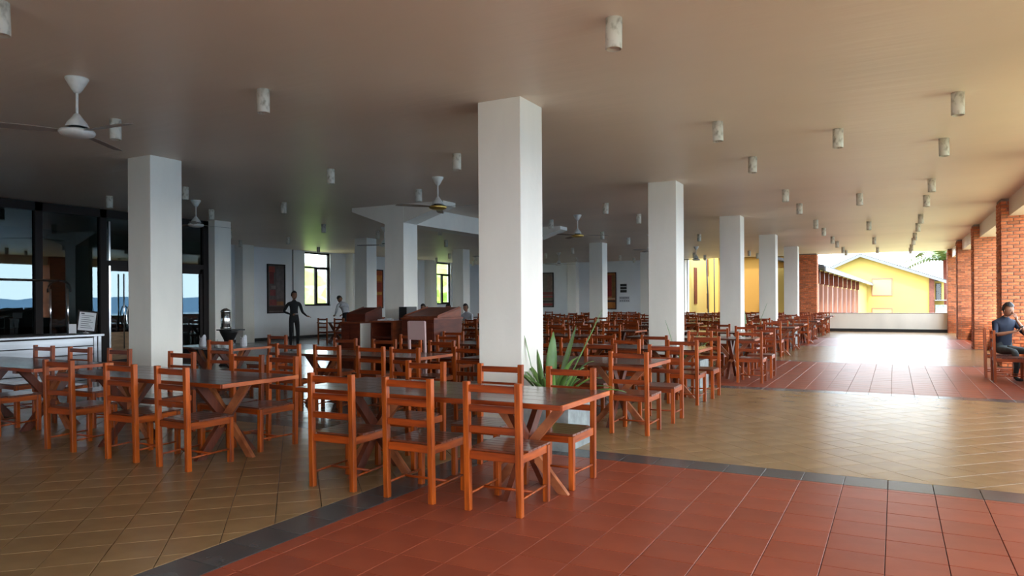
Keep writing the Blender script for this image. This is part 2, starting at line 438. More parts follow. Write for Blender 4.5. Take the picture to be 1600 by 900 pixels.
# ---------------------------------------------------------------- walls
def wall_with_holes(bm, X, th, ya, yb, holes, z1=H):
    """wall in the YZ plane at X..X-th with rectangular holes (y0,y1,z0,z1)"""
    ys = ya
    for (a, b, c, d) in sorted(holes):
        box(bm, X-th, X, ys, a, 0, z1); box(bm, X-th, X, a, b, 0, c)
        if d < z1-.001: box(bm, X-th, X, a, b, d, z1)
        ys = b
    box(bm, X-th, X, ys, yb, 0, z1); box(bm, X-th, X, ya, yb, -.1, 0)
wins = [(22.3, 23.85, 1.36, 3.64), (28.3, 29.8, 1.36, 3.64), (32.0, 33.5, 1.36, 3.64)]
bm = MB(); wall_with_holes(bm, XL, .25, 13.2, YF+.2, wins)
struct('wall_left', bm, M['wallw'])
bm = MB(); box(bm, XL, XL+.02, 13.3, 37.2, 0, .13)
struct('baseboard_left', bm, M['black'])
for k, (a, b, c, d) in enumerate(wins):
    bm = MB(); f = .075
    xx0, xx1 = XL-.16, XL-.08
    box(bm, xx0, xx1, a, a+f, c, d); box(bm, xx0, xx1, b-f, b, c, d); box(bm, xx0, xx1, a, b, c, c+f); box(bm, xx0, xx1, a, b, d-f, d)
    tz = d-.68; box(bm, xx0, xx1, a, b, tz, tz+f); m_ = a+(b-a)*.47
    box(bm, xx0, xx1, m_-f/2, m_+f/2, c, tz)
    w = struct('window_%d' % (k+1), bm, M['frame'])
    for (p0, p1, q0, q1) in ((a+f, b-f, tz+f, d-f), (a+f, m_-f/2, c+f, tz), (m_+f/2, b-f, c+f, tz)):
        bm = MB(); box(bm, XL-.125, XL-.119, p0, p1, q0, q1); obj('pane', bm, M['clear'], w)
    # opening casement frame
    bm = MB(); g = .04
    for (p0, p1) in ((m_+f/2, b-f),):
        box(bm, XL-.13, XL-.06, p0, p0+g, c+f, tz); box(bm, XL-.13, XL-.06, p1-g, p1, c+f, tz); box(bm, XL-.13, XL-.06, p0, p1, c+f, c+f+g); box(bm, XL-.13, XL-.06, p0, p1, tz-g, tz)
    obj('casement', bm, M['frame'], w)
bm = MB(); box(bm, XL-.25, -9.55, YF-.03, YF+.2, 0, H)
struct('wall_back', bm, M['wallw'])
bm = MB(); box(bm, XL, -9.6, YF-.05, YF-.03, 0, .13); struct('baseboard_back', bm, M['black'])
# room behind the glass wall
GX = -15.95
bm = MB(); box(bm, XL, GX-.1, 13.2, 13.35, 0, H); struct('wall_kitchen', bm, M['wallw'])
bm = MB(); box(bm, XL-.1, XL, YN, 13.2, 0, H); struct('wall_side', bm, M['wallw'])
bm = MB(); box(bm, XL, -3.5, YN-.2, YN, 0, H); struct('wall_near', bm, M['nearw'])  # unseen, behind the camera; width and ochre set for the light it bounces
# yard parapet at the far end and sill walls between the brick piers
bm = MB(); box(bm, -3.3, 2.15, YF-.35, YF-.2, 0, .85)
pw = struct('wall_far', bm, M['plaster'])
bm = MB(); box(bm, -3.3, 2.15, YF-.37, YF-.18, .85, .875); obj('coping', bm, M['wood_dark'], pw)
bm = MB(); box(bm, -3.3, 2.15, YF-.37, YF-.35, 0, .13); struct('baseboard_far', bm, M['black'])
bm = MB(); box(bm, -9.6, -4.0, YF-.35, YF-.2, 0, .85); struct('wall_court', bm, M['plaster'])

# ---------------------------------------------------------------- bricks
BH, BL, BD = .074, .225, .105
def brick_mesh(lx, ly, lz):
    b = MB(); box(b, -lx/2, lx/2, -ly/2, ly/2, -lz/2, lz/2); bevel(b, .004)
    return finish(b, 'brick', M['brick'])
bm_cache = {}
def bmesh_for(lx, ly):
    k = (round(lx, 2), round(ly, 2))
    if k not in bm_cache: bm_cache[k] = brick_mesh(k[0], k[1], BH-.012)
    return bm_cache[k]
def brick_list(x0, x1, y0, y1, z1, faces):
    """brick centres and sizes for the faces of a pier, running bond; faces: subset of 'LRFB' """
    out = []; nz = int(z1/BH)
    for k in range(nz):
        z = (k+.5)*BH; odd = k % 2
        def run(a, b, first):
            segs = []; p = a; L = first
            while p < b-.03:
                e = min(p+L, b)
                if b-e < .06: e = b
                segs.append((p, e)); p = e; L = BL
            return segs
        if 'F' in faces or 'B' in faces:
            xa, xb = x0, x1
            for fy, tagf in ((y0, 'F'), (y1, 'B')):
                if tagf not in faces: continue
                for a, b in run(xa, xb, BL if odd else BL/2+.0):
                    out.append(((a+b)/2, fy+(.045 if tagf == 'F' else -.045), z, b-a-.012, .10))
        if 'L' in faces or 'R' in faces:
            for fx, tagf in ((x0, 'L'), (x1, 'R')):
                if tagf not in faces: continue
                for a, b in run(y0+.10, y1-.10 if 'B' in faces else y1, BL/2 if odd else BL):
                    out.append((fx+(.045 if tagf == 'L' else -.045), (a+b)/2, z, .10, b-a-.012))
    return out
def brick_pier(name, label, x0, x1, y0, y1, z1, faces, single, struct_wall=False, cat='pillar', group='brick pillars'):
    bm = MB(); box(bm, x0+.012, x1-.012, y0+.012, y1-.012, -.01, z1)
    core = obj(name, bm, M['mortar'])
    if struct_wall: core['kind'] = 'structure'
    else: tag(core, label, cat, group)
    lst = brick_list(x0, x1, y0, y1, z1, faces)
    if single:
        lst.sort(key=lambda t: (t[1] > y0+.2, -t[2]))
        head, lst = lst[:290], lst[290:]
        for (x, y, z, lx, ly) in head:
            o = bpy.data.objects.new('brick', bmesh_for(lx, ly)); C.objects.link(o); o.parent = core
            j = random.gauss(0, .002)
            o.location = (x+(j if lx < .11 and ly > .11 else 0), y+(j if ly < .11 else 0), z)
    if lst:
        V, F = [], []
        for (x, y, z, lx, ly) in lst:
            j = random.gauss(0, .002); hx, hy, hz = lx/2, ly/2, (BH-.012)/2; b0 = len(V); x += j; y += j
            for sz in (-1, 1):
                for a, b in ((-1, -1), (1, -1), (1, 1), (-1, 1)): V.append((x+a*hx, y+b*hy, z+sz*hz))
            F += [tuple(b0+q for q in f) for f in ((3, 2, 1, 0), (4, 5, 6, 7), (0, 1, 5, 4), (1, 2, 6, 5), (2, 3, 7, 6), (3, 0, 4, 7))]
        me = bpy.data.meshes.new('small_brick'); me.from_pydata(V, [], F); me.materials.append(M['brick']); me.update()
        o = bpy.data.objects.new('small_brick', me); C.objects.link(o); o.parent = core; o['kind'] = 'stuff'
    return core
PX0, PX1 = 2.05, 2.90
for j in range(-2, 6):
    yc = Y0+j*S-.12
    y0, y1 = (yc, yc+.8) if j < 5 else (YF-.9, YF-.05)
    vis = j >= 2
    if j < 0: lb = 'red brick pier behind the camera on the open side, %s one back' % ORD[-j-1]
    elif not vis: lb = 'red brick pier outside the picture on the open side, %s one forward' % ORD[j]
    else: lb = ('tall red brick pier behind the seated man', 'red brick pier just beyond the one behind the seated man', 'third red brick pier from the seated man', 'farthest red brick pier, at the end of the white parapet')[j-2]
    brick_pier('brick_pillar', lb, PX0, PX1, y0, y1, H, 'FL' if vis else 'FLB', j in (2, 3))
brick_pier('brick_pillar', 'dark brick pier at the far end between the white columns and the parapet', -4.08, -3.25, YF-.75, YF-.05, H, 'FR', False)
for n_, j in enumerate(range(-2, 5)):
    ya = Y0+j*S-.12+.8; yb = Y0+(j+1)*S-.12 if j < 4 else YF-.9
    w = brick_pier('wall_sill_%d' % (n_+1), '', PX1-.28, PX1-.04, ya, yb, .88, 'L', False, struct_wall=True)
    bm = MB(); box(bm, PX1-.30, PX1-.02, ya, yb, .88, .91); obj('coping', bm, M['wood_dark'], w)
    bm = MB(); box(bm, PX0+.15, PX1-.1, ya, yb, H-.38, H+.01)
    tag(obj('ceiling_beam', bm, M['ceil']), 'pale plastered beam over the open side, %s bay from the near end' % ORD[n_], 'beam', 'beams over the open side')

# ---------------------------------------------------------------- glass wall
bm = MB()
mull = [YN, -6, -3, 0, 2.8, 5.4, 8.52, 9.92, 12.68]
for y in mull: box(bm, GX-.12, GX, y, y+.15, 0, H-.02)
box(bm, GX-.12, GX, YN, 12.83, H-.20, H-.02); box(bm, GX-.12, GX, YN, 12.83, 0, .10)
gw = struct('wall_glazed', bm, M['frame'])
for a, b in zip(mull, mull[1:]):
    if a > 9.8: continue
    bm = MB(); box(bm, GX-.07, GX-.062, a+.15, b, .10, H-.20); obj('pane', bm, M['glass'], gw)
# door bay
bm = MB(); box(bm, GX-.11, GX-.01, 10.07, 12.68, 2.38, 2.5); box(bm, GX-.11, GX-.01, 10.72, 10.80, 2.5, H-.2); box(bm, GX-.1, GX-.02, 11.35, 11.47, .1, 2.38)
for a, b in ((10.09, 11.35), (11.47, 12.66)):
    box(bm, GX-.1, GX-.03, a, a+.09, .1, 2.38); box(bm, GX-.1, GX-.03, b-.07, b, .1, 2.38); box(bm, GX-.1, GX-.03, a, b, 2.26, 2.38); box(bm, GX-.1, GX-.03, a, b, .1, .2)
dr = struct('door_1', bm, M['frame'])
for (a, b, c, d) in ((10.18, 11.28, .2, 2.26), (11.56, 12.59, .2, 2.26), (10.07, 10.72, 2.5, H-.2), (10.8, 12.68, 2.5, H-.2)):
    bm = MB(); box(bm, GX-.07, GX-.062, a, b, c, d); obj('pane', bm, M['glass'], dr)
bm = MB(); box(bm, GX-.06, GX-.045, 10.2, 11.27, .2, .84); obj('kick_panel', bm, M['tan'], dr)
bm = MB(); tube(bm, [(GX+.04, 10.45, .45), (GX+.04, 10.45, 2.2)], .016); obj('pull_handle', bm, M['chrome'], dr)
bm = MB(); tube(bm, [(GX+.05, 10.60+.10*math.sin(t*math.pi/6), 1.2+.26*math.cos(t*math.pi/6)) for t in range(13)], .014); obj('ring_handle', bm, M['chrome'], dr)
bm = MB(); box(bm, GX-.09, GX-.02, 10.13, 10.17, .1, 3.4); obj('steel_strip', bm, M['chrome'], dr)
# kitchen interior behind the glass
bm = MB(); box(bm, -18.6, -17.9, 1, 12.5, 0, .9)
t = thing('kitchen_counter', 'dark counter inside the room behind the glass wall', 'counter', (0, 0, 0)); obj('body', bm, M['cab'], t)
bm = MB(); box(bm, -18.7, -17.85, .95, 12.55, .9, .94); obj('worktop', bm, M['frame'], t)

# ---------------------------------------------------------------- ceiling lamps
def lamp_proto():
    t = thing('ceiling_lamp', '', 'lamp', (0, 0, H))
    b = MB(); lathe(b, [(.0, .0), (.064, .0), (.064, -.235), (.058, -.24), (.056, -.20), (0, -.20)], 18); obj('lamp_shade', b, M['lamp'], t)
    b = MB(); lathe(b, [(0, -.198), (.045, -.198), (.035, -.222), (0, -.228)], 12); obj('bulb', b, M['enamel'], t)
    return t
LP = None
lampx = [(.6, 'row nearest the brick piers'), (-1.9, 'walkway row beside the columns'), (-5.68, 'row just behind the walkway columns'), (-8.12, 'row before the second column line'), (-11.7, 'row just behind the second column line'), (-14.0, 'row before the third column line'), (-17.75, 'row just behind the third column line'), (-20.0, 'row nearest the far side wall')]
lampy = [2.8, 5.24, 8.9, 11.35, 15.05, 17.4, 21.2, 23.7, 27.15, 29.4, 32.9, 35.0]
def place_lamp(x, y, lb):
    global LP
    if LP is None: LP = lamp_proto(); o = LP
    else: o = copy_tree(LP)
    o.location = (x, y, H); o['label'] = lb; o['group'] = 'cylinder ceiling lamps'; o.rotation_euler = (random.gauss(0, .01), random.gauss(0, .01), random.random()*6)
    return o
for x, nm in lampx:
    k = 0
    for y in lampy:
        if x < -15.9 and y < 13.4: continue
        p = project(x, y, H)
        if not p or p[0] < -60 or p[0] > 1660 or p[1] < -40: continue
        # hidden behind the big near column: leave out
        if 760 < p[0] < 835 and p[2] > 8: continue
        place_lamp(x, y, 'short cement-white cylinder ceiling lamp, %s in the %s' % (ORD[k], nm)); k += 1
for k, y in enumerate((10.04, 16.4, 22.4, 28.3, 33.9)):
    place_lamp(-.63, y, 'short cement-white cylinder ceiling lamp, %s in the middle of the walkway' % ORD[k])

# ---------------------------------------------------------------- ceiling fans
def fan_proto(wood):
    t = thing('ceiling_fan', '', 'fan', (0, 0, H))
    e = M['enamel']
    b = MB(); lathe(b, [(0, .0), (.102, .0), (.104, -.012), (.05, -.11), (.024, -.145), (0, -.145)], 20); obj('canopy', b, e, t)
    b = MB(); lathe(b, [(.013, -.13), (.013, -.36)], 10); obj('down_rod', b, e, t)
    b = MB(); lathe(b, [(0, -.34), (.022, -.345), (.05, -.385), (.085, -.43), (.102, -.465), (.104, -.475), (.08, -.47), (0, -.46)], 20); obj('motor_cover', b, e, t)
    b = MB(); lathe(b, [(0, -.47), (.07, -.47), (.07, -.50), (0, -.50)], 16); obj('motor_neck', b, M['black'], t)
    b = MB(); lathe(b, [(0, -.492), (.10, -.495), (.15, -.507), (.16, -.525), (.145, -.55), (.09, -.568), (0, -.572)], 24); obj('motor_housing', b, M['brass'] if wood else e, t)
    for k in range(3):
        a = R(YAW/math.pi*180 + (-27.7, 92.3, 212.3)[k])
        b = MB()
        m3 = Matrix.Rotation(a, 3, 'Z')
        n = 8; top = []
        pts = []
        for s_ in range(n+1):
            u = s_/n; r = .16+u*.62; w = .035+.028*min(1, u*3)
            if s_ == n: w *= .75
            tw = R(9)
            for sg in (-1, 1):
                y_ = sg*w; z_ = -.522+y_*math.tan(tw)-.012*u
                for dz in (0, .004): pts.append(m3 @ Vector((r, y_, z_+dz)))
        vs_ = [b.verts.new(p) for p in pts]
        for s_ in range(n):
            q = s_*4
            for f in ((0, 4, 6, 2), (1, 3, 7, 5), (0, 1, 5, 4), (2, 6, 7, 3)):
                b.faces.new([vs_[q+i] for i in f])
        b.faces.new([vs_[i] for i in (0, 2, 3, 1)]); q = n*4; b.faces.new([vs_[q+i] for i in (0, 1, 3, 2)])
        obj('blade', b, M['blade2'] if wood else M['blade'], t)
    return t
fanA, fanB = fan_proto(False), fan_proto(True)
fans = [(-6.95, 4.1, 0, 'white ceiling fan with thin blades, the nearest one, before the second column line'),
        (-7.04, 10.41, 1, 'brass and wood ceiling fan between the first and second column lines'),
        (-13.03, 10.17, 0, 'white ceiling fan behind the nearest second line column'),
        (-7.08, 16.75, 1, 'brass and wood ceiling fan just past the big near column'),
        (-13.1, 16.6, 0, 'white ceiling fan before the framed abstract painting'),
        (-13.2, 22.9, 0, 'white ceiling fan behind the tapered ceiling bracket'),
        (-7.1, 22.9, 0, 'white ceiling fan past the second fan beyond the near column'),
        (-13.3, 29.3, 0, 'white ceiling fan in the distance before the back wall paintings'),
        (-7.1, 29.1, 0, 'small distant ceiling fan left of the courtyard opening')]
used = {0: False, 1: False}
for x, y, w, lb in fans:
    o = (fanB if w else fanA)
    if used[w]: o = copy_tree(o); o.rotation_euler[2] = random.random()*2
    used[w] = True
    o.location = (x, y, H); o['label'] = lb; o['group'] = 'ceiling fans'

# ---------------------------------------------------------------- furniture
def chair_shapes():
    d = {}
    def P(k, name, bm, m, bv=.003):
        if bv: bevel(bm, bv)
        d[k] = (name, finish(bm, name, m))
    for s_ in (-1, 1):
        b = MB(); x = s_*.207; r = box(b, x-.0225, x+.0225, -.247, -.203, 0, .93)
        for v in r:
            if v.co.z > .5: v.co.y -= .018
        P(('bp', s_), 'back_post', b, M['wood_v'])
        b = MB(); box(b, x-.022, x+.022, .200, .244, 0, .425); P(('fl', s_), 'leg', b, M['wood_v'])
        b = MB(); box(b, x-.014, x+.014, -.205, .205, .368, .43); P(('ap', s_), 'side_rail', b, M['wood_y'])
        b = MB(); tube(b, [(x, -.21, .115), (x, .21, .125)], .0095, 6); d[('st', s_)] = ('stretcher', finish(b, 'stretcher', M['wood_v']))
    for n_, (z0, z1) in enumerate(((.855, .907), (.715, .765), (.565, .615))):
        b = MB(); yy = -.232-.008*(z0-.5); box(b, -.186, .186, yy-.011, yy+.011, z0, z1); P(('br', n_), 'back_rail', b, M['wood_h'])
    b = MB(); box(b, -.186, .186, -.236, -.212, .372, .432); P('rear', 'rear_rail', b, M['wood_h'])
    b = MB(); box(b, -.186, .186, .212, .236, .372, .425); P('front', 'front_rail', b, M['wood_h'])
    b = MB(); tube(b, [(-.2, .0, .12), (.2, .0, .12)], .0105, 6); d['h'] = ('stretcher', finish(b, 'stretcher', M['wood_h']))
    b = MB(); box(b, -.185, .185, -.205, .205, .41, .424); d['seat'] = ('seat', finish(b, 'seat', M['wood_seat']))
    for k in range(6):
        y = -.205+k*.0765
        b = MB(); box(b, -.228 if k else -.183, .228 if k else .183, y, y+.0725, .43, .446); P(('sl', k), 'seat_slat', b, M['wood_seat'], .002)
    return d
CS = chair_shapes()
def chair_detailed():
    t = thing('dining_chair', '', 'chair')
    seat = None
    for k, (nm, me) in CS.items():
        if isinstance(k, tuple) and k[0] == 'sl': continue
        o = obj(nm, me, None, t)
        if k == 'seat': seat = o
    for k, (nm, me) in CS.items():
        if isinstance(k, tuple) and k[0] == 'sl': obj(nm, me, None, seat)
    return t
def chair_mid():
    """same chair, the slats joined into its seat"""
    t = thing('dining_chair', '', 'chair')
    b = MB()
    for k in range(6):
        y = -.205+k*.0765; box(b, -.228 if k else -.183, .228 if k else .183, y, y+.0725, .424, .446)
    obj('seat', b, M['wood_seat'], t)
    for k, (nm, me) in CS.items():
        if k == 'seat' or (isinstance(k, tuple) and k[0] == 'sl'): continue
        obj(nm, me, None, t)
    return t
def chair_single():
    b = MB()
    for s_ in (-1, 1):
        x = s_*.207; box(b, x-.0225, x+.0225, -.25, -.208, 0, .93); box(b, x-.022, x+.022, .2, .244, 0, .425)
        box(b, x-.014, x+.014, -.205, .205, .368, .43); box(b, x-.009, x+.009, -.21, .21, .11, .128)
    for z0, z1 in ((.855, .907), (.715, .765), (.565, .615), (.372, .43)): box(b, -.186, .186, -.245, -.221, z0, z1, 1)
    box(b, -.186, .186, .212, .236, .372, .425, 1); box(b, -.2, .2, -.01, .01, .11, .13, 1)
    for k in range(6):
        y = -.205+k*.0765; box(b, -.228 if k else -.183, .228 if k else .183, y, y+.0725, .43, .446, 2)
    return finish(b, 'dining_chair', [M['wood_v'], M['wood_h'], M['wood_seat']])
P_DET, P_MID, ME_SINGLE = chair_detailed(), chair_mid(), chair_single()
P_used = {'d': False, 'm': False}
def put_chair(x, y, rz, level, label, group):
    if level == 's':
        o = bpy.data.objects.new('dining_chair', ME_SINGLE); C.objects.link(o); o['category'] = 'chair'
    else:
        pr_ = P_DET if level == 'd' else P_MID
        if P_used[level]: o = copy_tree(pr_)
        else: o = pr_; P_used[level] = True
    o.location = (x, y, .0005); o.rotation_euler = (0, 0, rz); o['label'] = label; o['group'] = group
    return o
TZ = .77
def table_shapes(L, W):
    d = []
    tb = .034; nb = 5; bw = W/nb
    for k in range(nb):
        for a, b_ in ((-L/2, -L/2+.62), (-L/2+.623, L/2)):
            b = MB(); box(b, a, b_, -W/2+k*bw+.0015, -W/2+(k+1)*bw-.0015, TZ-tb, TZ); bevel(b, .002)
            d.append(('board', finish(b, 'board', M['wood_top'])))
    for s_ in (-1, 1):
        b = MB(); x = s_*(L/2+.008); box(b, x-.008, x+.008, -W/2, W/2, TZ-tb-.004, TZ); bevel(b, .002); d.append(('end_strip', finish(b, 'end_strip', M['wood_edge'])))
        b = MB(); y = s_*(W/2+.006); box(b, -L/2, L/2, y-.006, y+.006, TZ-tb-.004, TZ-.001); bevel(b, .002); d.append(('edge_strip', finish(b, 'edge_strip', M['wood_h'])))
        cx2 = s_*(L/2-.5)
        b = MB(); box(b, cx2-.04, cx2+.04, -W/2+.06, W/2-.06, TZ-tb-.045, TZ-tb); d.append(('batten', finish(b, 'batten', M['wood_dark'])))
        for q in (-1, 1):
            b = MB(); bar(b, (cx2+q*.026, q*.28, 0), (cx2+q*.026, -q*.34, TZ-tb), .048, .085, (0, 1, 0)); trim_floor(b, TZ-tb)
            d.append(('leg', finish(b, 'leg', M['wood_dark'])))
            b = MB(); bar(b, (cx2+q*.29, q*.05, 0), (cx2-q*.36, q*.05, TZ-tb), .042, .065, (1, 0, 0)); trim_floor(b, TZ-tb)
            d.append(('brace', finish(b, 'brace', M['wood_brace'])))
        b = MB(); tube(b, [(cx2-.09, 0, .37), (cx2+.09, 0, .37)], .018, 8); d.append(('bolt', finish(b, 'bolt', M['wood_brace'])))
    return d
def trim_floor(b, top):
    """flatten bar ends to the horizontal so that they stand on the floor and meet the top"""
    zs = sorted(v.co.z for v in b.verts)
    lo = [v for v in b.verts if v.co.z < top/2]; hi = [v for v in b.verts if v.co.z >= top/2]
    lo_c = sum((v.co for v in lo), Vector())/len(lo); hi_c = sum((v.co for v in hi), Vector())/len(hi); d = (hi_c-lo_c).normalized()
    for v in lo: v.co -= d*((v.co.z-0)/d.z)
    for v in hi: v.co += d*((top-v.co.z)/d.z)
TSH = table_shapes(2.5, .93)
def table_full():
    t = thing('dining_table', '', 'table')
    for nm, me in TSH: obj(nm, me, None, t)
    return t
def table_plain(L=2.5, W=.9):
    t = thing('dining_table', '', 'table')
    b = MB(); box(b, -L/2, L/2, -W/2, W/2, TZ-.034, TZ); bevel(b, .003); obj('tabletop', b, M['wood_top'], t)
    b = MB()
    for s_ in (-1, 1):
        box(b, s_*L/2-.01, s_*L/2+.01, -W/2-.001, W/2+.001, TZ-.038, TZ-.001); 
    obj('end_strip', b, M['wood_edge'], t)
    for s_ in (-1, 1):
        cx2 = s_*(L/2-min(.5, L*.28)); k = min(1, L/2.2)
        for q in (-1, 1):
            b = MB(); bar(b, (cx2+q*.026, q*.28, 0), (cx2+q*.026, -q*.34, TZ-.034), .048, .085, (0, 1, 0)); trim_floor(b, TZ-.034); obj('leg', b, M['wood_dark'], t)
            b = MB(); bar(b, (cx2+q*.29*k, q*.05, 0), (cx2-q*.36*k, q*.05, TZ-.034), .042, .065, (1, 0, 0)); trim_floor(b, TZ-.034); obj('brace', b, M['wood_brace'], t)
    return t
T_FULL, T_PLAIN = table_full(), table_plain()
T_used = {'f': False, 'p': False}
def put_table(x, y, level, label):
    pr_ = T_FULL if level == 'f' else T_PLAIN
    if T_used[level]: o = copy_tree(pr_)
    else: o = pr_; T_used[level] = True
    o.location = (x, y, .0005); o['label'] = label; o['group'] = 'trestle dining tables'
    return o
PI = math.pi
# (x, y, line, detail, near chairs [(x, y, rz)], far chairs) for the tables set out by eye; None = regular
rows = [5.0, 8.22, 10.86, 14.05, 16.85, 20.45, 23.05, 26.55, 29.2, 32.65, 35.2]
lines = {'walkway': -3.62, 'second': -6.72, 'third': -9.85, 'fourth': -12.9, 'fifth': -17.7}
skip = {('third', 1), ('third', 2), ('third', 3), ('fourth', 0), ('fourth', 1), ('fourth', 2), ('fourth', 3), ('fourth', 4),
        ('fifth', 0), ('fifth', 1), ('fifth', 2), ('fifth', 3), ('fifth', 4)}
special = {
 ('walkway', 0): dict(x=-3.31, y=5.02, near=[(-2.51, .02), (-3.24, 0), (-4.0, .03)], far=[(-2.47, .0), (-3.17, .02), (-4.0, -.02)], yn=4.60, yf=5.44),
 ('second', 0): dict(x=-6.58, y=4.88, near=[(-5.75, -.03), (-6.52, .02), (-7.55, .05)], far=[(-5.83, -.05), (-6.33, .05), (-7.45, 0)], yn=4.48, yf=5.36),
 ('third', 0): dict(x=-9.8, y=5.0, near=[(-9.2, .05), (-10.1, 0)], far=[(-8.72, .0), (-9.55, .04), (-10.4, 0)], yn=4.60, yf=5.42),
 ('walkway', 1): dict(x=-3.72, y=8.3, near=[(-2.63, 0), (-4.05+.0, 0), (-4.72, 0)], far=[(-2.6, .03), (-3.5, 0), (-4.4, 0)], yn=7.90, yf=8.80),
 ('second', 1): dict(x=-6.75, y=8.05, near=[(-5.45, 0), (-6.0, 0), (-6.75, .03), (-7.47, 0)], far=[(-5.9, 0), (-6.95, 0), (-7.72, .04)], yn=7.55, yf=8.55),
 ('walkway', 2): dict(x=-3.78, y=10.9, near=[(-2.7, .0), (-3.55, 0), (-4.4, 0)], far=[(-2.66, 0), (-3.5, 0), (-4.4, 0)], yn=10.45, yf=11.25),
 ('walkway', 3): dict(x=-3.55, y=14.25, near=[(-2.32, 0), (-3.2, .0), (-3.9, .04)], far=[(-2.3, 0), (-3.2, 0), (-4.2, 0)], yn=13.62, yf=14.6),
}
linename = {'walkway': 'walkway line', 'second': 'second line', 'third': 'third line', 'fourth': 'fourth line', 'fifth': 'wall line'}
seatname = ['walkway end', 'middle', 'inner end', 'innermost']
for ln, lx in lines.items():
    cnt = 0
    for r, ry in enumerate(rows):
        if (ln, r) in skip: continue
        sp = special.get((ln, r))
        x, y = (sp['x'], sp['y']) if sp else (lx+random.uniform(-.08, .08), ry+random.uniform(-.06, .06))
        near = sp['near'] if sp else [(x+d+random.uniform(-.06, .06), random.gauss(0, .04)) for d in (.78, 0, -.78)]
        far = sp['far'] if sp else [(x+d+random.uniform(-.06, .06), random.gauss(0, .04)) for d in (.78, 0, -.78)]
        yn = sp['yn'] if sp else y-.44; yf = sp['yf'] if sp else y+.44
        tl = 'f' if r == 0 else 'p'
        dist = (x*x+y*y)**.5
        cl = 'd' if (r == 0 and ln != 'third') else ('m' if dist < 18 else 's')
        tw = '%s in the %s' % (ORD[cnt], linename[ln]); cnt += 1
        put_table(x, y, tl, 'long dark-topped wooden trestle table, %s from the camera' % tw)
        grp = 'ladder-back chairs round the %s tables' % linename[ln]
        for k, (cx2, a) in enumerate(near):
            put_chair(cx2, yn-.0+random.uniform(-.01, .01), a, cl, 'ladder-back chair, near side, %s seat, table %s' % (seatname[k], tw), grp)
        for k, (cx2, a) in enumerate(far):
            put_chair(cx2, yf+random.uniform(-.01, .01), PI+a, cl, 'ladder-back chair, far side, %s seat, table %s' % (seatname[k], tw), grp)
# small set table behind the second column line
t4 = table_plain(1.55, .8); t4['label'] = 'small wooden trestle table set with napkins and glasses beside the second line column'; t4.location = (-10.1, 8.35, 0); t4['group'] = 'trestle dining tables'
put_chair(-9.25, 7.85, .15, 'm', 'ladder-back chair in front of the small table set with napkins', 'chairs round the set table')
put_chair(-10.75, 8.0, 0, 'm', 'ladder-back chair half hidden by a column at the set table', 'chairs round the set table')
put_chair(-9.7, 9.0, PI, 'm', 'ladder-back chair on the far side of the small set table', 'chairs round the set table')
for k, (x, y) in enumerate(((-10.35, 8.2), (-9.65, 8.45))):
    b = MB(); n = 10
    ring = []
    for z, rr in ((0, .062), (.06, .066), (.12, .058)): ring.append([b.verts.new((rr*math.cos(i*.6283), rr*.75*math.sin(i*.6283), z)) for i in range(n)])
    for a, c in zip(ring, ring[1:]):
        for i in range(n): b.faces.new((a[i], a[(i+1) % n], c[(i+1) % n], c[i]))
    tips = [b.verts.new((1.15*v.co.x, 1.1*v.co.y, .13+(.065 if i % 3 == 0 else .01))) for i, v in enumerate(ring[-1])]
    for i in range(n): b.faces.new((ring[-1][i], ring[-1][(i+1) % n], tips[(i+1) % n], tips[i]))
    b.faces.new(ring[0])
    o = obj('napkin', b, M['whitec'], loc=(x, y, TZ+.001)); tag(o, 'folded standing white napkin on the small set table, %s the column' % ('beside' if k == 0 else 'farther from'), 'napkin', 'folded napkins')
for k, (x, y) in enumerate(((-10.15, 8.3), (-9.82, 8.36))):
    b = MB(); lathe(b, [(0, 0), (.03, 0), (.036, .06), (.034, .11), (.032, .11), (.033, .06), (.027, .006), (0, .006)], 14)
    o = obj('glass_tumbler', b, M['clear'], loc=(x, y, TZ+.001)); tag(o, 'clear glass tumbler next to the %s folded napkin' % ('column side' if k == 0 else 'outer'), 'glass', 'tumblers on the set table')

# ---------------------------------------------------------------- planters
def leaf_bm(b, base, dirv, L, w, droop=.25, n=8, twist=0):
    d = Vector(dirv).normalized(); side = d.cross(Vector((0, 0, 1)))
    side = side.normalized() if side.length > .05 else Vector((1, 0, 0))
    if twist: side = Matrix.Rotation(twist, 3, d) @ side
    out = Vector((d.x, d.y, 0)); p = Vector(base); prev = None
    for k in range(n+1):
        u = k/n; ww = w*(.45+1.1*u if u < .5 else 1.0*(1-((u-.5)/.5)**2.2))+.002
        mid = side.cross(d).normalized()*(-ww*.25)
        row = [b.verts.new(p-side*ww), b.verts.new(p+mid), b.verts.new(p+side*ww)]
        if prev:
            for i in (0, 1):
                f = b.faces.new((prev[i], prev[i+1], row[i+1], row[i])); f.smooth = True
        prev = row
        dd = (d+Vector((0, 0, -1))*droop*u*u*1.6+out*droop*u*.4).normalized(); p = p+dd*(L/n)
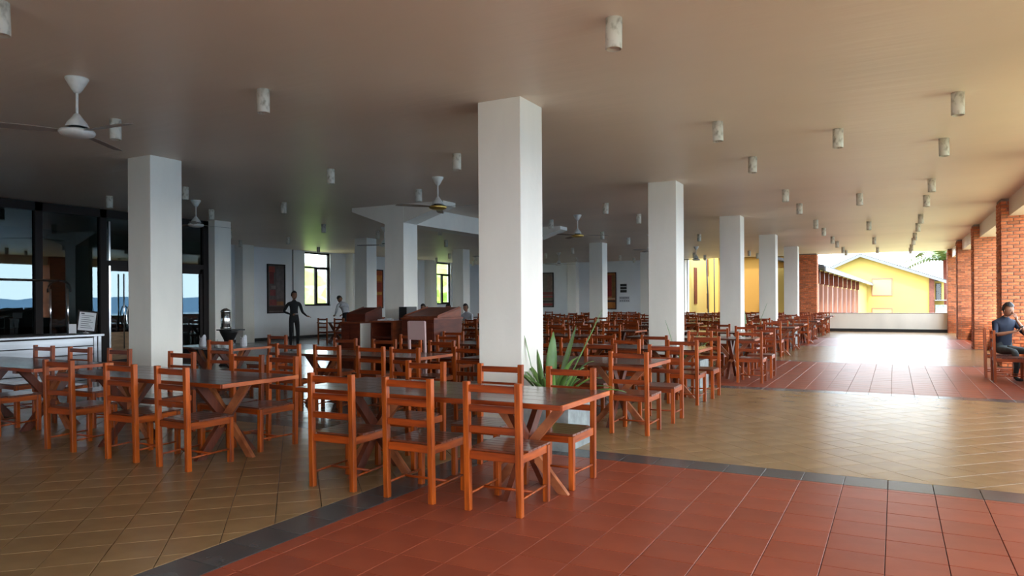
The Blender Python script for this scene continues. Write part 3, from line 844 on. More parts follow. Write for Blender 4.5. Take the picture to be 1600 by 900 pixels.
def planter(x0, y0, label, plabel, leaves, zt=.50, sz=.60):
    t = thing('planter', label, 'planter', (x0, y0, 0), 0, 'concrete planters')
    b = MB(); r = box(b, 0, sz, 0, sz, 0, zt); top = [f for f in b.faces if f.normal.z > .9]
    b.faces.ensure_lookup_table()
    bmesh.ops.inset_region(b, faces=top, thickness=.045); bmesh.ops.translate(b, verts=list({v for f in top for v in f.verts}), vec=(0, 0, -.07))
    obj('pot', b, M['conc'], t)
    b = MB(); box(b, .046, sz-.046, .046, sz-.046, zt-.1, zt-.05); obj('soil', b, M['soil'], t)
    p = thing('potted_plant', plabel, 'plant', (x0+sz/2, y0+sz/2, zt-.06), 0, 'strap-leaved plants')
    for (bx, by, dx, dy, dz, L, w, dr, yl, tw) in leaves:
        b = MB(); leaf_bm(b, (bx, by, 0), (dx, dy, dz), L, w, dr, twist=tw)
        o = obj('leaf', b, M['leafy'] if yl else M['leaf'], p)
        md = o.modifiers.new('thick', 'SOLIDIFY'); md.thickness = .003
        if yl: o['label'] = 'yellowing leaf'
    return t
big = []
# explicit leaves of the near plant (world offsets from planter centre)
def L2(px, pz, py=0): return (px, py, pz)
big += [(.04, .0, .47, .10, .95, 1.08, .038, -.02, 0, .2), (-.16, 0, -.24, .0, .9, .98, .014, -.16, 0, .3), (-.06, .02, .03, .1, 1, .74, .058, .02, 0, 0.9),
        (-.02, .05, .24, .2, 1, .84, .046, .03, 0, .3), (-.08, -.05, -.12, -.05, 1, .56, .036, .05, 0, 1.0), (.05, 0, .62, -.12, .55, .50, .046, .22, 1, .2),
        (.02, -.05, .30, -.1, .75, .62, .05, .55, 0, .1), (.05, -.05, 1.0, -.1, .62, .72, .03, .55, 0, 0), (.06, -.1, .9, -.3, .25, .62, .026, .12, 0, 0),
        (0, -.1, .5, -.4, .5, .55, .028, .6, 0, 0), (-.1, .1, -.5, .2, .8, .45, .022, .4, 0, 0), (.1, .1, 1.0, .3, .5, .66, .022, .6, 0, .2)]
for k in range(20):
    a = k*2.4; big.append((.09*math.cos(a), .09*math.sin(a), math.cos(a), math.sin(a), .9+random.random()*1.4, .32+random.random()*.30, .018+random.random()*.014, .35+random.random()*.45, 0, random.uniform(-.9, .9)))
planter(-3.46, 6.50, 'grey concrete box planter at the foot of the nearest walkway column', 'tall strap-leaved green plant in the planter by the nearest walkway column', big)
def smallset(n, tall):
    out = [(random.uniform(-.1, .1), random.uniform(-.1, .1), math.cos(k*2.4)*.6, math.sin(k*2.4)*.6, 1, .2+random.random()*.3, .022, .4, 0, 0) for k in range(n)]
    return out+tall
planter(-3.44, 11.86, 'grey concrete box planter at the second walkway column, behind chairs', 'thin spiky plant in the planter at the second walkway column', smallset(9, [(-.15, 0, -.25, 0, .9, .75, .018, .15, 0, 0), (.05, 0, .25, .1, 1, .55, .03, .1, 0, 0)]))
planter(-3.44, 17.6, 'grey concrete box planter at the third walkway column', 'thin spiky plant in the planter at the third walkway column', smallset(9, [(0, 0, -.1, .1, 1, .8, .02, .05, 0, 0), (.1, 0, .35, 0, 1, 1.05, .016, .05, 0, 0)]))
planter(-3.34, 23.75, 'grey concrete box planter standing clear of the tables by the fourth walkway column', 'low cactus-like plant in the clear-standing planter', smallset(9, [(0, 0, .05, 0, 1, .5, .04, .02, 0, 0), (.1, 0, -.05, 0, 1, .42, .04, .02, 0, 1), (.02, .1, -.05, .1, 1, .38, .04, .02, 0, 0.5)]))
planter(-3.34, 29.9, 'farthest grey concrete box planter, before the dark brick pier', 'small plant in the farthest planter', smallset(6, []))

# ---------------------------------------------------------------- buffet counter
t = thing('buffet_counter', 'long stainless steel slatted buffet counter before the glass wall', 'counter', (-12.4, 0, 0))
b = MB(); box(b, -.9, -.03, 1.2, 7.72, 0, .93); obj('body', b, M['frame'], t)
for k in range(6):
    z = .915-(k+1)*.148
    b = MB(); box(b, -.03, .0, 1.25, 7.58, z+.008, z+.142); bevel(b, .004); obj('slat', b, M['steel'], t)
for y in (7.585, 7.66):
    b = MB(); box(b, -.04, .005, y, y+.055, 0, .93); obj('corner_strip', b, M['steel'], t)
b = MB(); box(b, -.94, .03, 1.15, 7.76, .93, .97); bevel(b, .005); obj('worktop', b, M['steel'], t)
b = MB(); box(b, -.85, -.12, 1.3, 7.0, .97, .985); obj('dark_inlay', b, M['frame'], t)
for y0, nm in ((7.2, 'nearest the glass door'), (5.95, 'at the picture edge')):
    g = thing('sneeze_guard', 'chrome post and black arch food guard on the steel counter, %s' % nm, 'guard', (-12.4, y0, .985), 0, 'food guards')
    for x in (-.10, -.62):
        b = MB(); tube(b, [(x, 0, -.0), (x, 0, .78)], .017); obj('post', b, M['chrome'] if nm[0] == 'n' else M['frame'], g)
    b = MB(); pts = [(-.02, 0, .72)]+[(-.36+.34*math.cos(a*PI/8), 0, .78+.14*math.sin(a*PI/8)) for a in range(0, 9)]+[(-.70, 0, .72)]
    tube(b, pts, .017); obj('arch', b, M['black'], g)
b = MB(); tube(b, [(-12.76, 1.4, 1.905), (-12.76, 7.25, 1.905)], .02); tag(obj('guard_rail', b, M['chrome']), 'long chrome rail along the top of the food guards', 'rail')
g = thing('menu_stand', 'tilted dark framed menu page standing on the steel counter', 'menu', (-12.45, 7.47, .986), R(55))
b = MB(); r = box(b, -.15, .15, -.012, .012, .03, .40); [setattr(v, 'co', Matrix.Rotation(R(8), 3, 'X') @ (Matrix.Rotation(R(7), 3, 'Y') @ v.co)) for v in r]; obj('menu_frame', b, M['frame'], g)
b = MB(); r = box(b, -.125, .125, -.018, -.013, .055, .375)
for k in range(7): r += box(b, -.09, .09-.03*(k % 3), -.0195, -.018, .10+k*.035, .108+k*.035, 1)
r += box(b, -.1, -.05, -.0195, -.018, .335, .36, 1)
[setattr(v, 'co', Matrix.Rotation(R(8), 3, 'X') @ (Matrix.Rotation(R(7), 3, 'Y') @ v.co)) for v in r]; obj('menu_page', b, [M['paper'], M['ink']], g)
b = MB(); lathe(b, [(0, 0), (.07, 0), (.07, .012), (.02, .03), (.015, .08), (0, .08)], 14); obj('foot', b, M['chrome'], g)
g = thing('table_sign', 'small white upright card beside the menu on the steel counter', 'sign', (-12.42, 7.23, .986), R(50))
b = MB(); box(b, -.055, .055, -.004, .004, .0, .17); obj('card', b, M['paper'], g)
b = MB(); box(b, -.05, .05, -.025, .025, 0, .012); obj('card_base', b, M['frame'], g)

# ---------------------------------------------------------------- service cabinets
def cab(label, x0, x1, y0, y1, z, shelf=False, side=None, name='service_cabinet', cat='cabinet'):
    t = thing(name, label, cat, (x0, y0, 0), 0, 'wooden service stations')
    w, d = x1-x0, y1-y0
    if not shelf:
        b = MB(); box(b, 0, w, 0, d, 0, z-.03); obj('body', b, M['cab'], t)
        b = MB(); box(b, .03, w/2-.01, -.012, 0, .08, z-.1); obj('door', b, M['cab'], t)
        b = MB(); box(b, w/2+.01, w-.03, -.012, 0, .08, z-.1); obj('door', b, M['cab'], t)
    else:
        for xa in (0, w-.03):
            b = MB(); box(b, xa, xa+.03, 0, d, 0, z-.03); obj('side_panel', b, M['cab'], t)
        b = MB(); box(b, .03, w-.03, d-.02, d, 0, z-.03); obj('back_panel', b, M['cab'], t)
        for zz in (.06, .42, .78):
            b = MB(); box(b, .03, w-.03, .01, d-.02, zz, zz+.025); obj('shelf', b, M['cab'], t)
    b = MB(); box(b, -.02, w+.02, -.02, d+.02, z-.03, z); obj('top', b, M['cab_lit'], t)
    if side:
        b = MB(); box(b, w, w+.012, .01, d-.01, .02, z-.03); obj('side_facing', b, M[side], t)
    return t
cab('closed dark wood cabinet with a white side, left of the open shelf cabinet', -10.05, -9.56, 11.3, 12.2, 1.10, side='plaster')
cab('open-fronted dark wood shelf cabinet with papers on top', -9.28, -8.74, 11.3, 12.0, 1.13, True, side='cab_lit')
cab('tall red-brown wooden lectern cabinet behind the pale chair', -8.5, -7.75, 11.3, 12.3, 1.19, name='lectern')
def wedge(name, label, cat, x0, x1, y0, y1, z, h0, h1, m):
    t = thing(name, label, cat, (x0, y0, z)); b = MB(); r = box(b, 0, x1-x0, 0, y1-y0, 0, 1)
    for v in r:
        if v.co.z > .5: v.co.z = h0+(h1-h0)*(v.co.y/(y1-y0))
    bevel(b, .006); obj('case', b, m, t)
    b = MB(); bar(b, (.02, .03, h0+.012), (.02, y1-y0-.03, h1+.006), .02, .02); bar(b, (x1-x0-.02, .03, h0+.012), (x1-x0-.02, y1-y0-.03, h1+.006), .02, .02); obj('rim', b, m, t)
    return t
wedge('desk_box', 'dark slope-topped wooden box on the cabinet with the white side', 'box', -10.0, -9.5, 11.4, 11.95, 1.101, .16, .29, M['cab'])
wedge('reading_slope', 'red-brown slanted reading board on the tall lectern cabinet', 'lectern top', -8.52, -7.7, 11.35, 12.2, 1.191, .03, .20, M['cab_lit'])
b = MB()
for k in range(5): box(b, k*.085, k*.085+.07, .0, .16, 0, .02+.012*(k % 3))
tag(obj('paper_stack', b, M['paper'], loc=(-9.2, 11.42, 1.131)), 'small stacks of white papers on the open shelf cabinet', 'papers')
b = MB(); box(b, 0, .2, 0, .35, 0, .28); box(b, .2, .95, .1, .14, .0, .05)
tag(obj('monitor_box', b, M['black'], loc=(-9.12, 12.02, 1.12)), 'black upright box behind the shelf cabinet', 'box')
# pale chair
t = thing('pale_chair', 'tall narrow pale pink chair standing between tables before the lectern cabinet', 'chair', (-6.68, 9.5, 0), 0)
for s_ in (-1, 1):
    b = MB(); bar(b, (s_*.15, -.2, 0), (s_*.15, -.24, 1.19), .04, .03); obj('back_post', b, M['silver'], t)
    b = MB(); bar(b, (s_*.15, .14, 0), (s_*.15, .14, .44), .035, .035); obj('leg', b, M['silver'], t)
b = MB(); box(b, -.15, .15, -.25, -.225, .90, 1.2); obj('backrest', b, M['silver'], t)
b = MB(); box(b, -.17, .17, -.22, .18, .43, .46); obj('seat', b, M['silver'], t)
# urn on stand
t = thing('pedestal_stand', 'dark flared wooden pedestal carrying the chrome urn', 'stand', (-14.15, 11.95, 0))
b = MB(); lathe(b, [(0, 0), (.24, 0), (.2, .06), (.08, .14), (.07, .45), (.12, .62), (.2, .78), (.22, .84), (0, .84)], 18); obj('column_foot', b, M['black'], t)
b = MB(); box(b, -.2, .32, -.2, .2, .84, .87); obj('stand_top', b, M['black'], t)
t = thing('drink_urn', 'tall chrome drinks urn on the dark pedestal beside the third line column', 'urn', (-14.2, 11.9, .881))
b = MB(); lathe(b, [(0, 0), (.12, 0), (.13, .03), (.11, .06), (.11, .40), (.12, .42), (.09, .46), (.02, .5), (0, .5)], 20); obj('tank', b, M['chrome'], t)
b = MB(); tube(b, [(.1, -.03, .1), (.2, -.06, .1), (.2, -.06, .05)], .012); obj('tap', b, M['black'], t)

# ---------------------------------------------------------------- paintings, notices
CL = {}
def cm(c, r=.6):
    if c not in CL: CL[c] = mat('paint_%d' % len(CL), c, r, var=.3, scale=(6, 6, 6))
    return CL[c]
def painting(label, origin, axis, w, h, bg, patches, frame=(.02, .012, .01)):
    """axis 'Y': on the side wall, faces +X; axis 'X': on the back wall, faces -Y"""
    t = thing('painting', label, 'painting', origin, 0, 'abstract paintings')
    def bx(bm, a0, a1, z0, z1, d0, d1, mi=0):
        if axis == 'Y': return box(bm, d0, d1, a0, a1, z0, z1, mi)
        return box(bm, a0, a1, -d1, -d0, z0, z1, mi)
    b = MB(); f = .05
    bx(b, 0, f, 0, h, .0, .05); bx(b, w-f, w, 0, h, 0, .05); bx(b, 0, w, 0, f, 0, .05); bx(b, 0, w, h-f, h, 0, .05)
    obj('picture_frame', b, cm(frame), t)
    b = MB(); bx(b, f*.8, w-f*.8, f*.8, h-f*.8, .005, .03)
    mats = [cm(bg)]
    for k, (a0, a1, z0, z1, c) in enumerate(patches):
        if cm(c) not in mats: mats.append(cm(c))
        bx(b, a0*w, a1*w, z0*h, z1*h, .03, .0305+.0004*k, mats.index(cm(c)))
    obj('canvas', b, mats, t)
painting('tall grey and red abstract painting on the side wall behind the waiter', (XL+.001, 20.24, 1.08), 'Y', .93, 1.96, (.10, .07, .065),
         [(.08, .42, .83, .95, (.35, .05, .03)), (.12, .36, .60, .84, (.16, .015, .015)), (.14, .45, .36, .48, (.2, .03, .035)), (.1, .5, .16, .28, (.22, .03, .03)), (.5, .9, .16, .24, (.25, .10, .03)), (.06, .94, .05, .14, (.04, .015, .012)), (.5, .92, .3, .9, (.13, .10, .10)), (.2, .46, .5, .56, (.2, .15, .14))])
painting('bright orange and red abstract painting on the side wall between two columns', (XL+.001, 26.5, 1.2), 'Y', .95, 1.86, (.45, .08, .015),
         [(.08, .92, .7, .85, (.60, .20, .02)), (.3, .9, .45, .66, (.30, .03, .01)), (.1, .9, .35, .42, (.6, .3, .05)), (.5, .93, .08, .3, (.5, .06, .015))])
painting('brown and red banded abstract painting on the back wall by the near column', (-18.3, YF-.04, 1.15), 'X', 1.0, 2.0, (.19, .14, .10),
         [(.06, .94, .36, .44, (.22, .03, .02)), (.06, .94, .28, .33, (.35, .05, .04)), (.06, .94, .22, .27, (.10, .09, .03)), (.06, .94, .14, .19, (.05, .02, .01)), (.06, .94, .05, .11, (.35, .03, .03)), (.6, .9, .5, .9, (.22, .13, .09))])
painting('orange abstract painting with red figure stripe on the back wall by the notices', (-14.55, YF-.04, 1.02), 'X', 1.05, 2.05, (.42, .13, .03),
         [(.5, .75, .35, .92, (.30, .015, .01)), (.76, .92, .3, .93, (.2, .09, .02)), (.06, .94, .27, .31, (.5, .3, .18)), (.06, .94, .2, .25, (.05, .015, .01)), (.06, .94, .05, .19, (.5, .16, .02)), (.1, .4, .4, .9, (.5, .2, .05))], frame=(.04, .015, .008))
t = thing('wall_vent', 'small black three-slot panel on the back wall above the notice strip', 'vent', (-13.27, YF-.04, 1.95))
for k in range(3):
    b = MB(); box(b, 0, .36, -.03, 0, k*.165, k*.165+.14); obj('slot', b, M['black'], t)
t = thing('notice_board', 'low pale notice strip on the back wall below the black panel', 'notice', (-13.34, YF-.04, 1.42))
b = MB(); box(b, 0, .6, -.015, 0, 0, .32)
obj('board', b, M['whitec'], t)
b = MB()
for k in range(6): box(b, .04+k*.09, .10+k*.09, -.018, -.015, .20, .27)
for k in range(5): box(b, .05+k*.11, .11+k*.11, -.018, -.015, .05, .10)
obj('notice_marks', b, M['ink'], t)
b = MB(); tube(b, [(XL+.03, 21.6, 0), (XL+.03, 21.6, H)], .016, 6); tag(obj('wall_conduit', b, M['frame']), 'thin dark vertical conduit on the side wall by the painting', 'pipe')

# ---------------------------------------------------------------- people
def skin_mesh(J, E, roots, sub=1):
    """J: name -> (x,y,z,r)"""
    names = list(J); idx = {n: i for i, n in enumerate(names)}
    me = bpy.data.meshes.new('tmp'); me.from_pydata([J[n][:3] for n in names], [(idx[a], idx[b]) for a, b in E], [])
    o = bpy.data.objects.new('tmp', me); C.objects.link(o)
    sk = o.modifiers.new('s', 'SKIN'); sk.use_smooth_shade = True
    sv = me.skin_vertices[0].data
    for n in names:
        r = J[n][3]; sv[idx[n]].radius = (r, r) if not isinstance(r, tuple) else r
        sv[idx[n]].use_root = n in roots
    ss = o.modifiers.new('u', 'SUBSURF'); ss.levels = sub; ss.render_levels = sub
    dg = bpy.context.evaluated_depsgraph_get(); dg.update()
    ev = o.evaluated_get(dg); m2 = bpy.data.meshes.new_from_object(ev)
    bpy.data.objects.remove(o); bpy.data.meshes.remove(me)
    return m2
def seg_dist(p, a, b):
    ab = b-a; t = max(0, min(1, (p-a).dot(ab)/max(ab.length_squared, 1e-9))); return (p-a-ab*t).length
def head_bm(b, c, yaw, pitch, s, mi_skin, mi_dark):
    """face looks along +Y before rotation"""
    Rm = Matrix.Rotation(yaw, 3, 'Z') @ Matrix.Rotation(pitch, 3, 'X')
    r = bmesh.ops.create_uvsphere(b, u_segments=18, v_segments=14, radius=1)['verts']
    for v in r:
        x, y, z = v.co
        X = x*.075*(1-.25*max(0, -z)); Y = y*.095*(1-.12*max(0, -z)); Z = z*.118
        if y > .3: Y += .012*max(0, -z)*(y)
        v.co = Vector(c)+Rm @ (Vector((X, Y, Z))*s)
    for v in r:
        for f in v.link_faces: f.smooth = True; f.material_index = mi_skin
    def blob(x, y, z, rx, ry, rz, mi):
        q = bmesh.ops.create_icosphere(b, subdivisions=1, radius=1)['verts']
        for v in q: v.co = Vector(c)+Rm @ (Vector((x+v.co.x*rx, y+v.co.y*ry, z+v.co.z*rz))*s)
        for v in q:
            for f in v.link_faces: f.material_index = mi; f.smooth = True
    blob(0, .097, -.012, .014, .020, .028, mi_skin)
    for sg in (-1, 1):
        blob(sg*.076, -.005, -.008, .010, .018, .03, mi_skin); blob(sg*.030, .080, .012, .011, .008, .006, mi_dark); blob(sg*.030, .084, .032, .017, .006, .004, mi_dark)
    blob(0, .088, -.060, .024, .008, .006, mi_dark)
def hair_bm(c, yaw, pitch, s, beard=False):
    b = MB(); Rm = Matrix.Rotation(yaw, 3, 'Z') @ Matrix.Rotation(pitch, 3, 'X')
    r = bmesh.ops.create_uvsphere(b, u_segments=22, v_segments=16, radius=1)['verts']
    bmesh.ops.delete(b, geom=[v for v in r if v.co.z < -.35 or (v.co.y > .35 and v.co.z < .45) or (abs(v.co.x) < .9 and v.co.y > .62 and v.co.z < .55)], context='VERTS')
    for v in b.verts:
        n = noise.noise(v.co*4)*.06
        x, y, z = v.co*(1+n); v.co = Vector(c)+Rm @ (Vector((x*.089, y*.108-.006, z*.142+.012))*s)
    if beard:
        q = bmesh.ops.create_uvsphere(b, u_segments=14, v_segments=10, radius=1)['verts']
        bmesh.ops.delete(b, geom=[v for v in q if v.co.z > -.35 or v.co.y < 0 or (v.co.z > -.6 and abs(v.co.x) < .25)], context='VERTS')
        for v in [v for v in q if v.is_valid]:
            x, y, z = v.co; v.co = Vector(c)+Rm @ (Vector((x*.062, y*.1, z*.118))*s)
    for f in b.faces: f.smooth = True
    return b
def hand_J(J, E, roots, pre, wrist, direc, palm_n, curl=.6, s=1.0, grip=None):
    """five fingers as own chains rooted in the palm"""
    d = Vector(direc).normalized(); n = Vector(palm_n).normalized(); w = d.cross(n).normalized(); n = w.cross(d).normalized()
    W = Vector(wrist)
    for k, (off, L, base) in enumerate(((-.030, .072, .082), (-.010, .082, .086), (.010, .078, .084), (.029, .060, .078))):
        p = W+d*base*s*.55+w*off*s*.6; q = W+d*base*s+w*off*s
        a = curl; d1 = (d*math.cos(a)+n*math.sin(a)); d2 = (d*math.cos(a*2)+n*math.sin(a*2))
        p2 = q+d1*L*.5*s; p3 = p2+d2*L*.45*s
        nm = pre+'f%d' % k
        J[nm+'a'] = (*p, .011*s); J[nm+'b'] = (*q, .0095*s); J[nm+'c'] = (*p2, .0085*s); J[nm+'d'] = (*p3, .0065*s)
        E += [(nm+'a', nm+'b'), (nm+'b', nm+'c'), (nm+'c', nm+'d')]; roots.add(nm+'a')
    p = W+d*.02*s-w*.018*s; q = W+d*.045*s-w*.048*s+n*.01; r_ = q+(d*.7-w*.35+n*.4).normalized()*.035*s
    J[pre+'ta'] = (*p, .013*s); J[pre+'tb'] = (*q, .0105*s); J[pre+'tc'] = (*r_, .0075*s)
    E += [(pre+'ta', pre+'tb'), (pre+'tb', pre+'tc')]; roots.add(pre+'ta')
    J[pre+'palm'] = (*(W+d*.05*s), (.030*s, .018*s)); J[pre+'wr'] = (*W, .022*s); J[pre+'kn'] = (*(W+d*.078*s), (.032*s, .013*s))
    E += [(pre+'wr', pre+'palm'), (pre+'palm', pre+'kn')]
def person(label, loc, rz, J, E, roots, classify, head, mats, hair_kw={}, group=None):
    t = thing('person', label, 'person', loc, rz, group)
    main = {k: v for k, v in J.items()}
    m2 = skin_mesh(main, E, roots, 1)
    b = MB(); b.from_mesh(m2); bpy.data.meshes.remove(m2)
    P = {k: Vector(v[:3]) for k, v in J.items()}
    for f in b.faces:
        c = f.calc_center_median()
        e = min(E, key=lambda e: seg_dist(c, P[e[0]], P[e[1]])-.5*min(J[e[0]][3] if not isinstance(J[e[0]][3], tuple) else J[e[0]][3][1], .1))
        f.material_index = classify(e, c); f.smooth = True
    hc, hy, hp, hs = head
    head_bm(b, hc, hy, hp, hs, 0, 3)
    me = finish(b, 'body', mats); o = bpy.data.objects.new('body', me); C.objects.link(o); o.parent = t
    obj('hair', hair_bm(hc, hy, hp, hs, **hair_kw), M['hair'], t)
    return t
def std_classify(short_sleeve):
    def cl(e, c):
        k = e[0]+e[1]
        if 'foot' in k or 'toe' in k: return 4
        if 'knee' in k or 'ankle' in k or e[0] == 'hip' or e[1] == 'hip' or 'thigh' in k: return 2
        if 'wr' in k or 'palm' in k or 'kn' in e[1] and 'palm' in e[0] or k[1:2] in ('f', 't') and k[0] in 'lr' and 'foot' not in k and 'sh' not in k: return 0
        if 'elbow' in e[0] and short_sleeve: return 0
        if 'neck' in e[0] and 'head' in e[1]: return 0
        return 1
    return cl
# seated man with a phone: local frame, he faces +Y
def seated(label, loc, rz, mats, phone=True, scale=1.0, group=None):
    J = {}; E = []; roots = {'pelvis'}
    def j(n, x, y, z, r): J[n] = (x, y, z, r)
    j('pelvis', 0, 0, .56, (.155, .125)); j('waist', 0, .01, .72, (.145, .11)); j('chest', 0, .03, .92, (.165, .12)); j('upper', 0, .04, 1.05, (.15, .10)); j('neck', 0, .07, 1.14, .055); j('head', 0, .10, 1.21, .05)
    E += [('pelvis', 'waist'), ('waist', 'chest'), ('chest', 'upper'), ('upper', 'neck'), ('neck', 'head')]
    for s_, p in ((-1, 'l'), (1, 'r')):
        j(p+'sh', s_*.185, .04, 1.05, .062)
        j(p+'thigh', s_*.10, .06, .545, .088); j(p+'knee', s_*.13, .46, .54, .062); j(p+'shin', s_*.13, .50, .30, .052); j(p+'ankle', s_*.13, .46, .09, .038); j(p+'foot', s_*.13, .50, .045, .04); j(p+'toe', s_*.14, .64, .035, .033)
        E += [('pelvis', p+'thigh'), (p+'thigh', p+'knee'), (p+'knee', p+'shin'), (p+'shin', p+'ankle'), (p+'ankle', p+'foot'), (p+'foot', p+'toe'), ('upper', p+'sh')]
    if phone:
        # right arm (x>0) holds the phone in front, left hand rests on the mouth
        j('relbow', .27, .16, .83, .045); j('rfore', .19, .28, .86, .038)
        wr = (.10, .40, .90)
        hand_J(J, E, roots, 'r', wr, (-.45, .35, .18), (-.2, .2, 1), .55)
        E += [('rsh', 'relbow'), ('relbow', 'rfore'), ('rfore', 'rwr')]
        j('lelbow', -.20, .34, .82, .045); j('lfore', -.13, .33, .95, .036)
        hand_J(J, E, roots, 'l', (-.035, .30, 1.10), (.18, -.16, .95), (.25, -1, 0), .35)
        E += [('lsh', 'lelbow'), ('lelbow', 'lfore'), ('lfore', 'lwr')]
    else:
        for s_, p in ((-1, 'l'), (1, 'r')):
            j(p+'elbow', s_*.27, .14, .82, .045); j(p+'fore', s_*.2, .28, .82, .038)
            hand_J(J, E, roots, p, (s_*.14, .38, .83), (-s_*.3, .5, 0), (0, 0, -1), .3)
            E += [(p+'sh', p+'elbow'), (p+'elbow', p+'fore'), (p+'fore', p+'wr')]
    def cl(e, c):
        k = e[0]+e[1]
        if 'foot' in k or 'toe' in k: return 4
        if 'thigh' in k or 'knee' in k or 'shin' in k or 'ankle' in k: return 2
        if e[0] in ('relbow', 'lelbow', 'rfore', 'lfore') or e[0][1:] in ('wr', 'palm', 'ta', 'tb') or e[0][1:2] == 'f' and e[0][2:3].isdigit(): return 0
        if e[0] == 'neck': return 0
        return 1
    t = person(label, loc, rz, J, E, roots, cl, ((0, .135, 1.285), R(4), R(-16), 1.04), mats, group=group)
    t.scale = (scale,)*3
    return t
mm = [M['skin'], M['navy'], M['jeans'], M['hair'], M['black']]
seated('seated man in navy shirt, hand at his mouth, holding a phone', (1.80, 16.32, -.02), R(-90-58), mm, scale=1.01)
b = MB(); box(b, -.036, .036, -.075, .075, -.004, .004); bevel(b, .003)
ph = obj('phone', b, M['black']); tag(ph, 'dark smartphone held by the seated man in the navy shirt', 'phone')
_m = Matrix.Translation((1.80, 16.32, -.02)) @ Matrix.Rotation(R(-148), 4, 'Z') @ Matrix.Translation((.035, .47, .965)) @ Matrix.Rotation(R(45), 4, 'X') @ Matrix.Rotation(R(15), 4, 'Y')
ph.matrix_world = _m
# chairs by the piers
put_chair(1.80, 15.55, R(-90), 'm', 'ladder-back chair standing beside the seated man, nearer the camera', 'chairs by the brick piers')
put_chair(1.76, 16.40, R(-94), 'm', 'ladder-back chair that the man in the navy shirt sits on', 'chairs by the brick piers')
t = thing('side_table', 'grey-topped table at the edge of the picture before the seated man', 'table', (2.10, 14.95, 0))
b = MB(); box(b, 0, .44, 0, .72, .86, .90); obj('tabletop', b, M['conc'], t)
b = MB(); box(b, .02, .42, .02, .70, .50, .86); obj('cabinet_body', b, M['conc'], t)
for x in (.03, .37):
    for y in (.04, .64):
        b = MB(); box(b, x, x+.04, y, y+.04, 0, .5); obj('leg', b, M['wood_dark'], t)
# waiter walking, local frame faces +Y
J = {}; E = []; roots = {'pelvis'}
def j(n, x, y, z, r): J[n] = (x, y, z, r)
j('pelvis', 0, 0, .98, (.15, .105)); j('waist', 0, .0, 1.12, (.13, .10)); j('chest', 0, .0, 1.32, (.165, .11)); j('upper', 0, .0, 1.44, (.15, .09)); j('neck', 0, .02, 1.53, .055); j('head', 0, .03, 1.60, .05)
E += [('pelvis', 'waist'), ('waist', 'chest'), ('chest', 'upper'), ('upper', 'neck'), ('neck', 'head')]
for s_, p, st in ((-1, 'l', .10), (1, 'r', -.10)):
    j(p+'sh', s_*.185, 0, 1.44, .06); j(p+'thigh', s_*.09, 0, .93, .092); j(p+'knee', s_*.09, st*.6+.03, .50, .062); j(p+'ankle', s_*.08, st, .09, .042); j(p+'foot', s_*.08, st+.02, .045, .042); j(p+'toe', s_*.10, st+.17, .035, .033)
    E += [('pelvis', p+'thigh'), (p+'thigh', p+'knee'), (p+'knee', p+'ankle'), (p+'ankle', p+'foot'), (p+'foot', p+'toe'), ('upper', p+'sh')]
j('lelbow', -.27, -.01, 1.17, .046); j('relbow', .31, -.04, 1.19, .046)
hand_J(J, E, roots, 'r', (.12, .19, 1.09), (-.8, .4, .05), (0, .3, .8), .6); hand_J(J, E, roots, 'l', (-.36, .17, 1.04), (-.5, .6, -.1), (0, .3, -.8), .3)
E += [('lsh', 'lelbow'), ('lelbow', 'lwr'), ('rsh', 'relbow'), ('relbow', 'rwr')]
def cl(e, c):
    k = e[0]+e[1]
    if 'foot' in k or 'toe' in k: return 4
    if 'thigh' in k or 'knee' in k or 'ankle' in k: return 2
    if e[0][1:] in ('wr', 'palm', 'ta', 'tb') or e[0][1:2] == 'f' and e[0][2:3].isdigit(): return 0
    if e[0] == 'neck': return 0
    return 1
w = person('waiter in black shirt and black trousers walking with a small plate', (-17.1, 17.0, 0), R(-118), J, E, roots, cl, ((0, .045, 1.69), R(15), R(-4), 1.06), [M['skin'], M['blackc'], M['blackc'], M['hair'], M['black']], hair_kw=dict(beard=True))
w.scale = (1.02, 1.02, 1.02)
b = MB(); lathe(b, [(0, 0), (.05, 0), (.085, .02), (.09, .025), (.05, .012), (0, .010)], 18)
o = obj('small_plate', b, M['paper']); tag(o, 'small white plate carried by the waiter in black', 'plate')
o.matrix_world = Matrix.Translation((-17.1, 17.0, 0)) @ Matrix.Rotation(R(-118), 4, 'Z') @ Matrix.Translation((-.01, .30, 1.125))
# bending man in white
J = {}; E = []; roots = {'pelvis'}
j('pelvis', 0, 0, .98, (.15, .11)); j('waist', 0, .08, 1.12, (.14, .11)); j('chest', 0, .20, 1.28, (.165, .12)); j('upper', 0, .27, 1.36, (.15, .10)); j('neck', 0, .34, 1.42, .055); j('head', 0, .40, 1.47, .05)
E += [('pelvis', 'waist'), ('waist', 'chest'), ('chest', 'upper'), ('upper', 'neck'), ('neck', 'head')]
for s_, p in ((-1, 'l'), (1, 'r')):
    j(p+'sh', s_*.185, .27, 1.36, .06); j(p+'thigh', s_*.09, 0, .93, .092); j(p+'knee', s_*.09, .04, .50, .062); j(p+'ankle', s_*.09, 0, .09, .042); j(p+'foot', s_*.09, .02, .045, .042); j(p+'toe', s_*.10, .17, .035, .033)
    j(p+'elbow', s_*.26, .30, 1.08, .045); hand_J(J, E, roots, p, (s_*.16, .52, .98), (-s_*.2, .8, -.2), (0, 0, -1), .4)
    E += [('pelvis', p+'thigh'), (p+'thigh', p+'knee'), (p+'knee', p+'ankle'), (p+'ankle', p+'foot'), (p+'foot', p+'toe'), ('upper', p+'sh'), (p+'sh', p+'elbow'), (p+'elbow', p+'wr')]
w = person('man in a white shirt bending over a table by the side window', (-18.3, 20.9, 0), R(75), J, E, roots, cl, ((0, .46, 1.54), R(0), R(-45), 1.06), [M['skin'], M['whitec'], M['blackc'], M['hair'], M['black']])
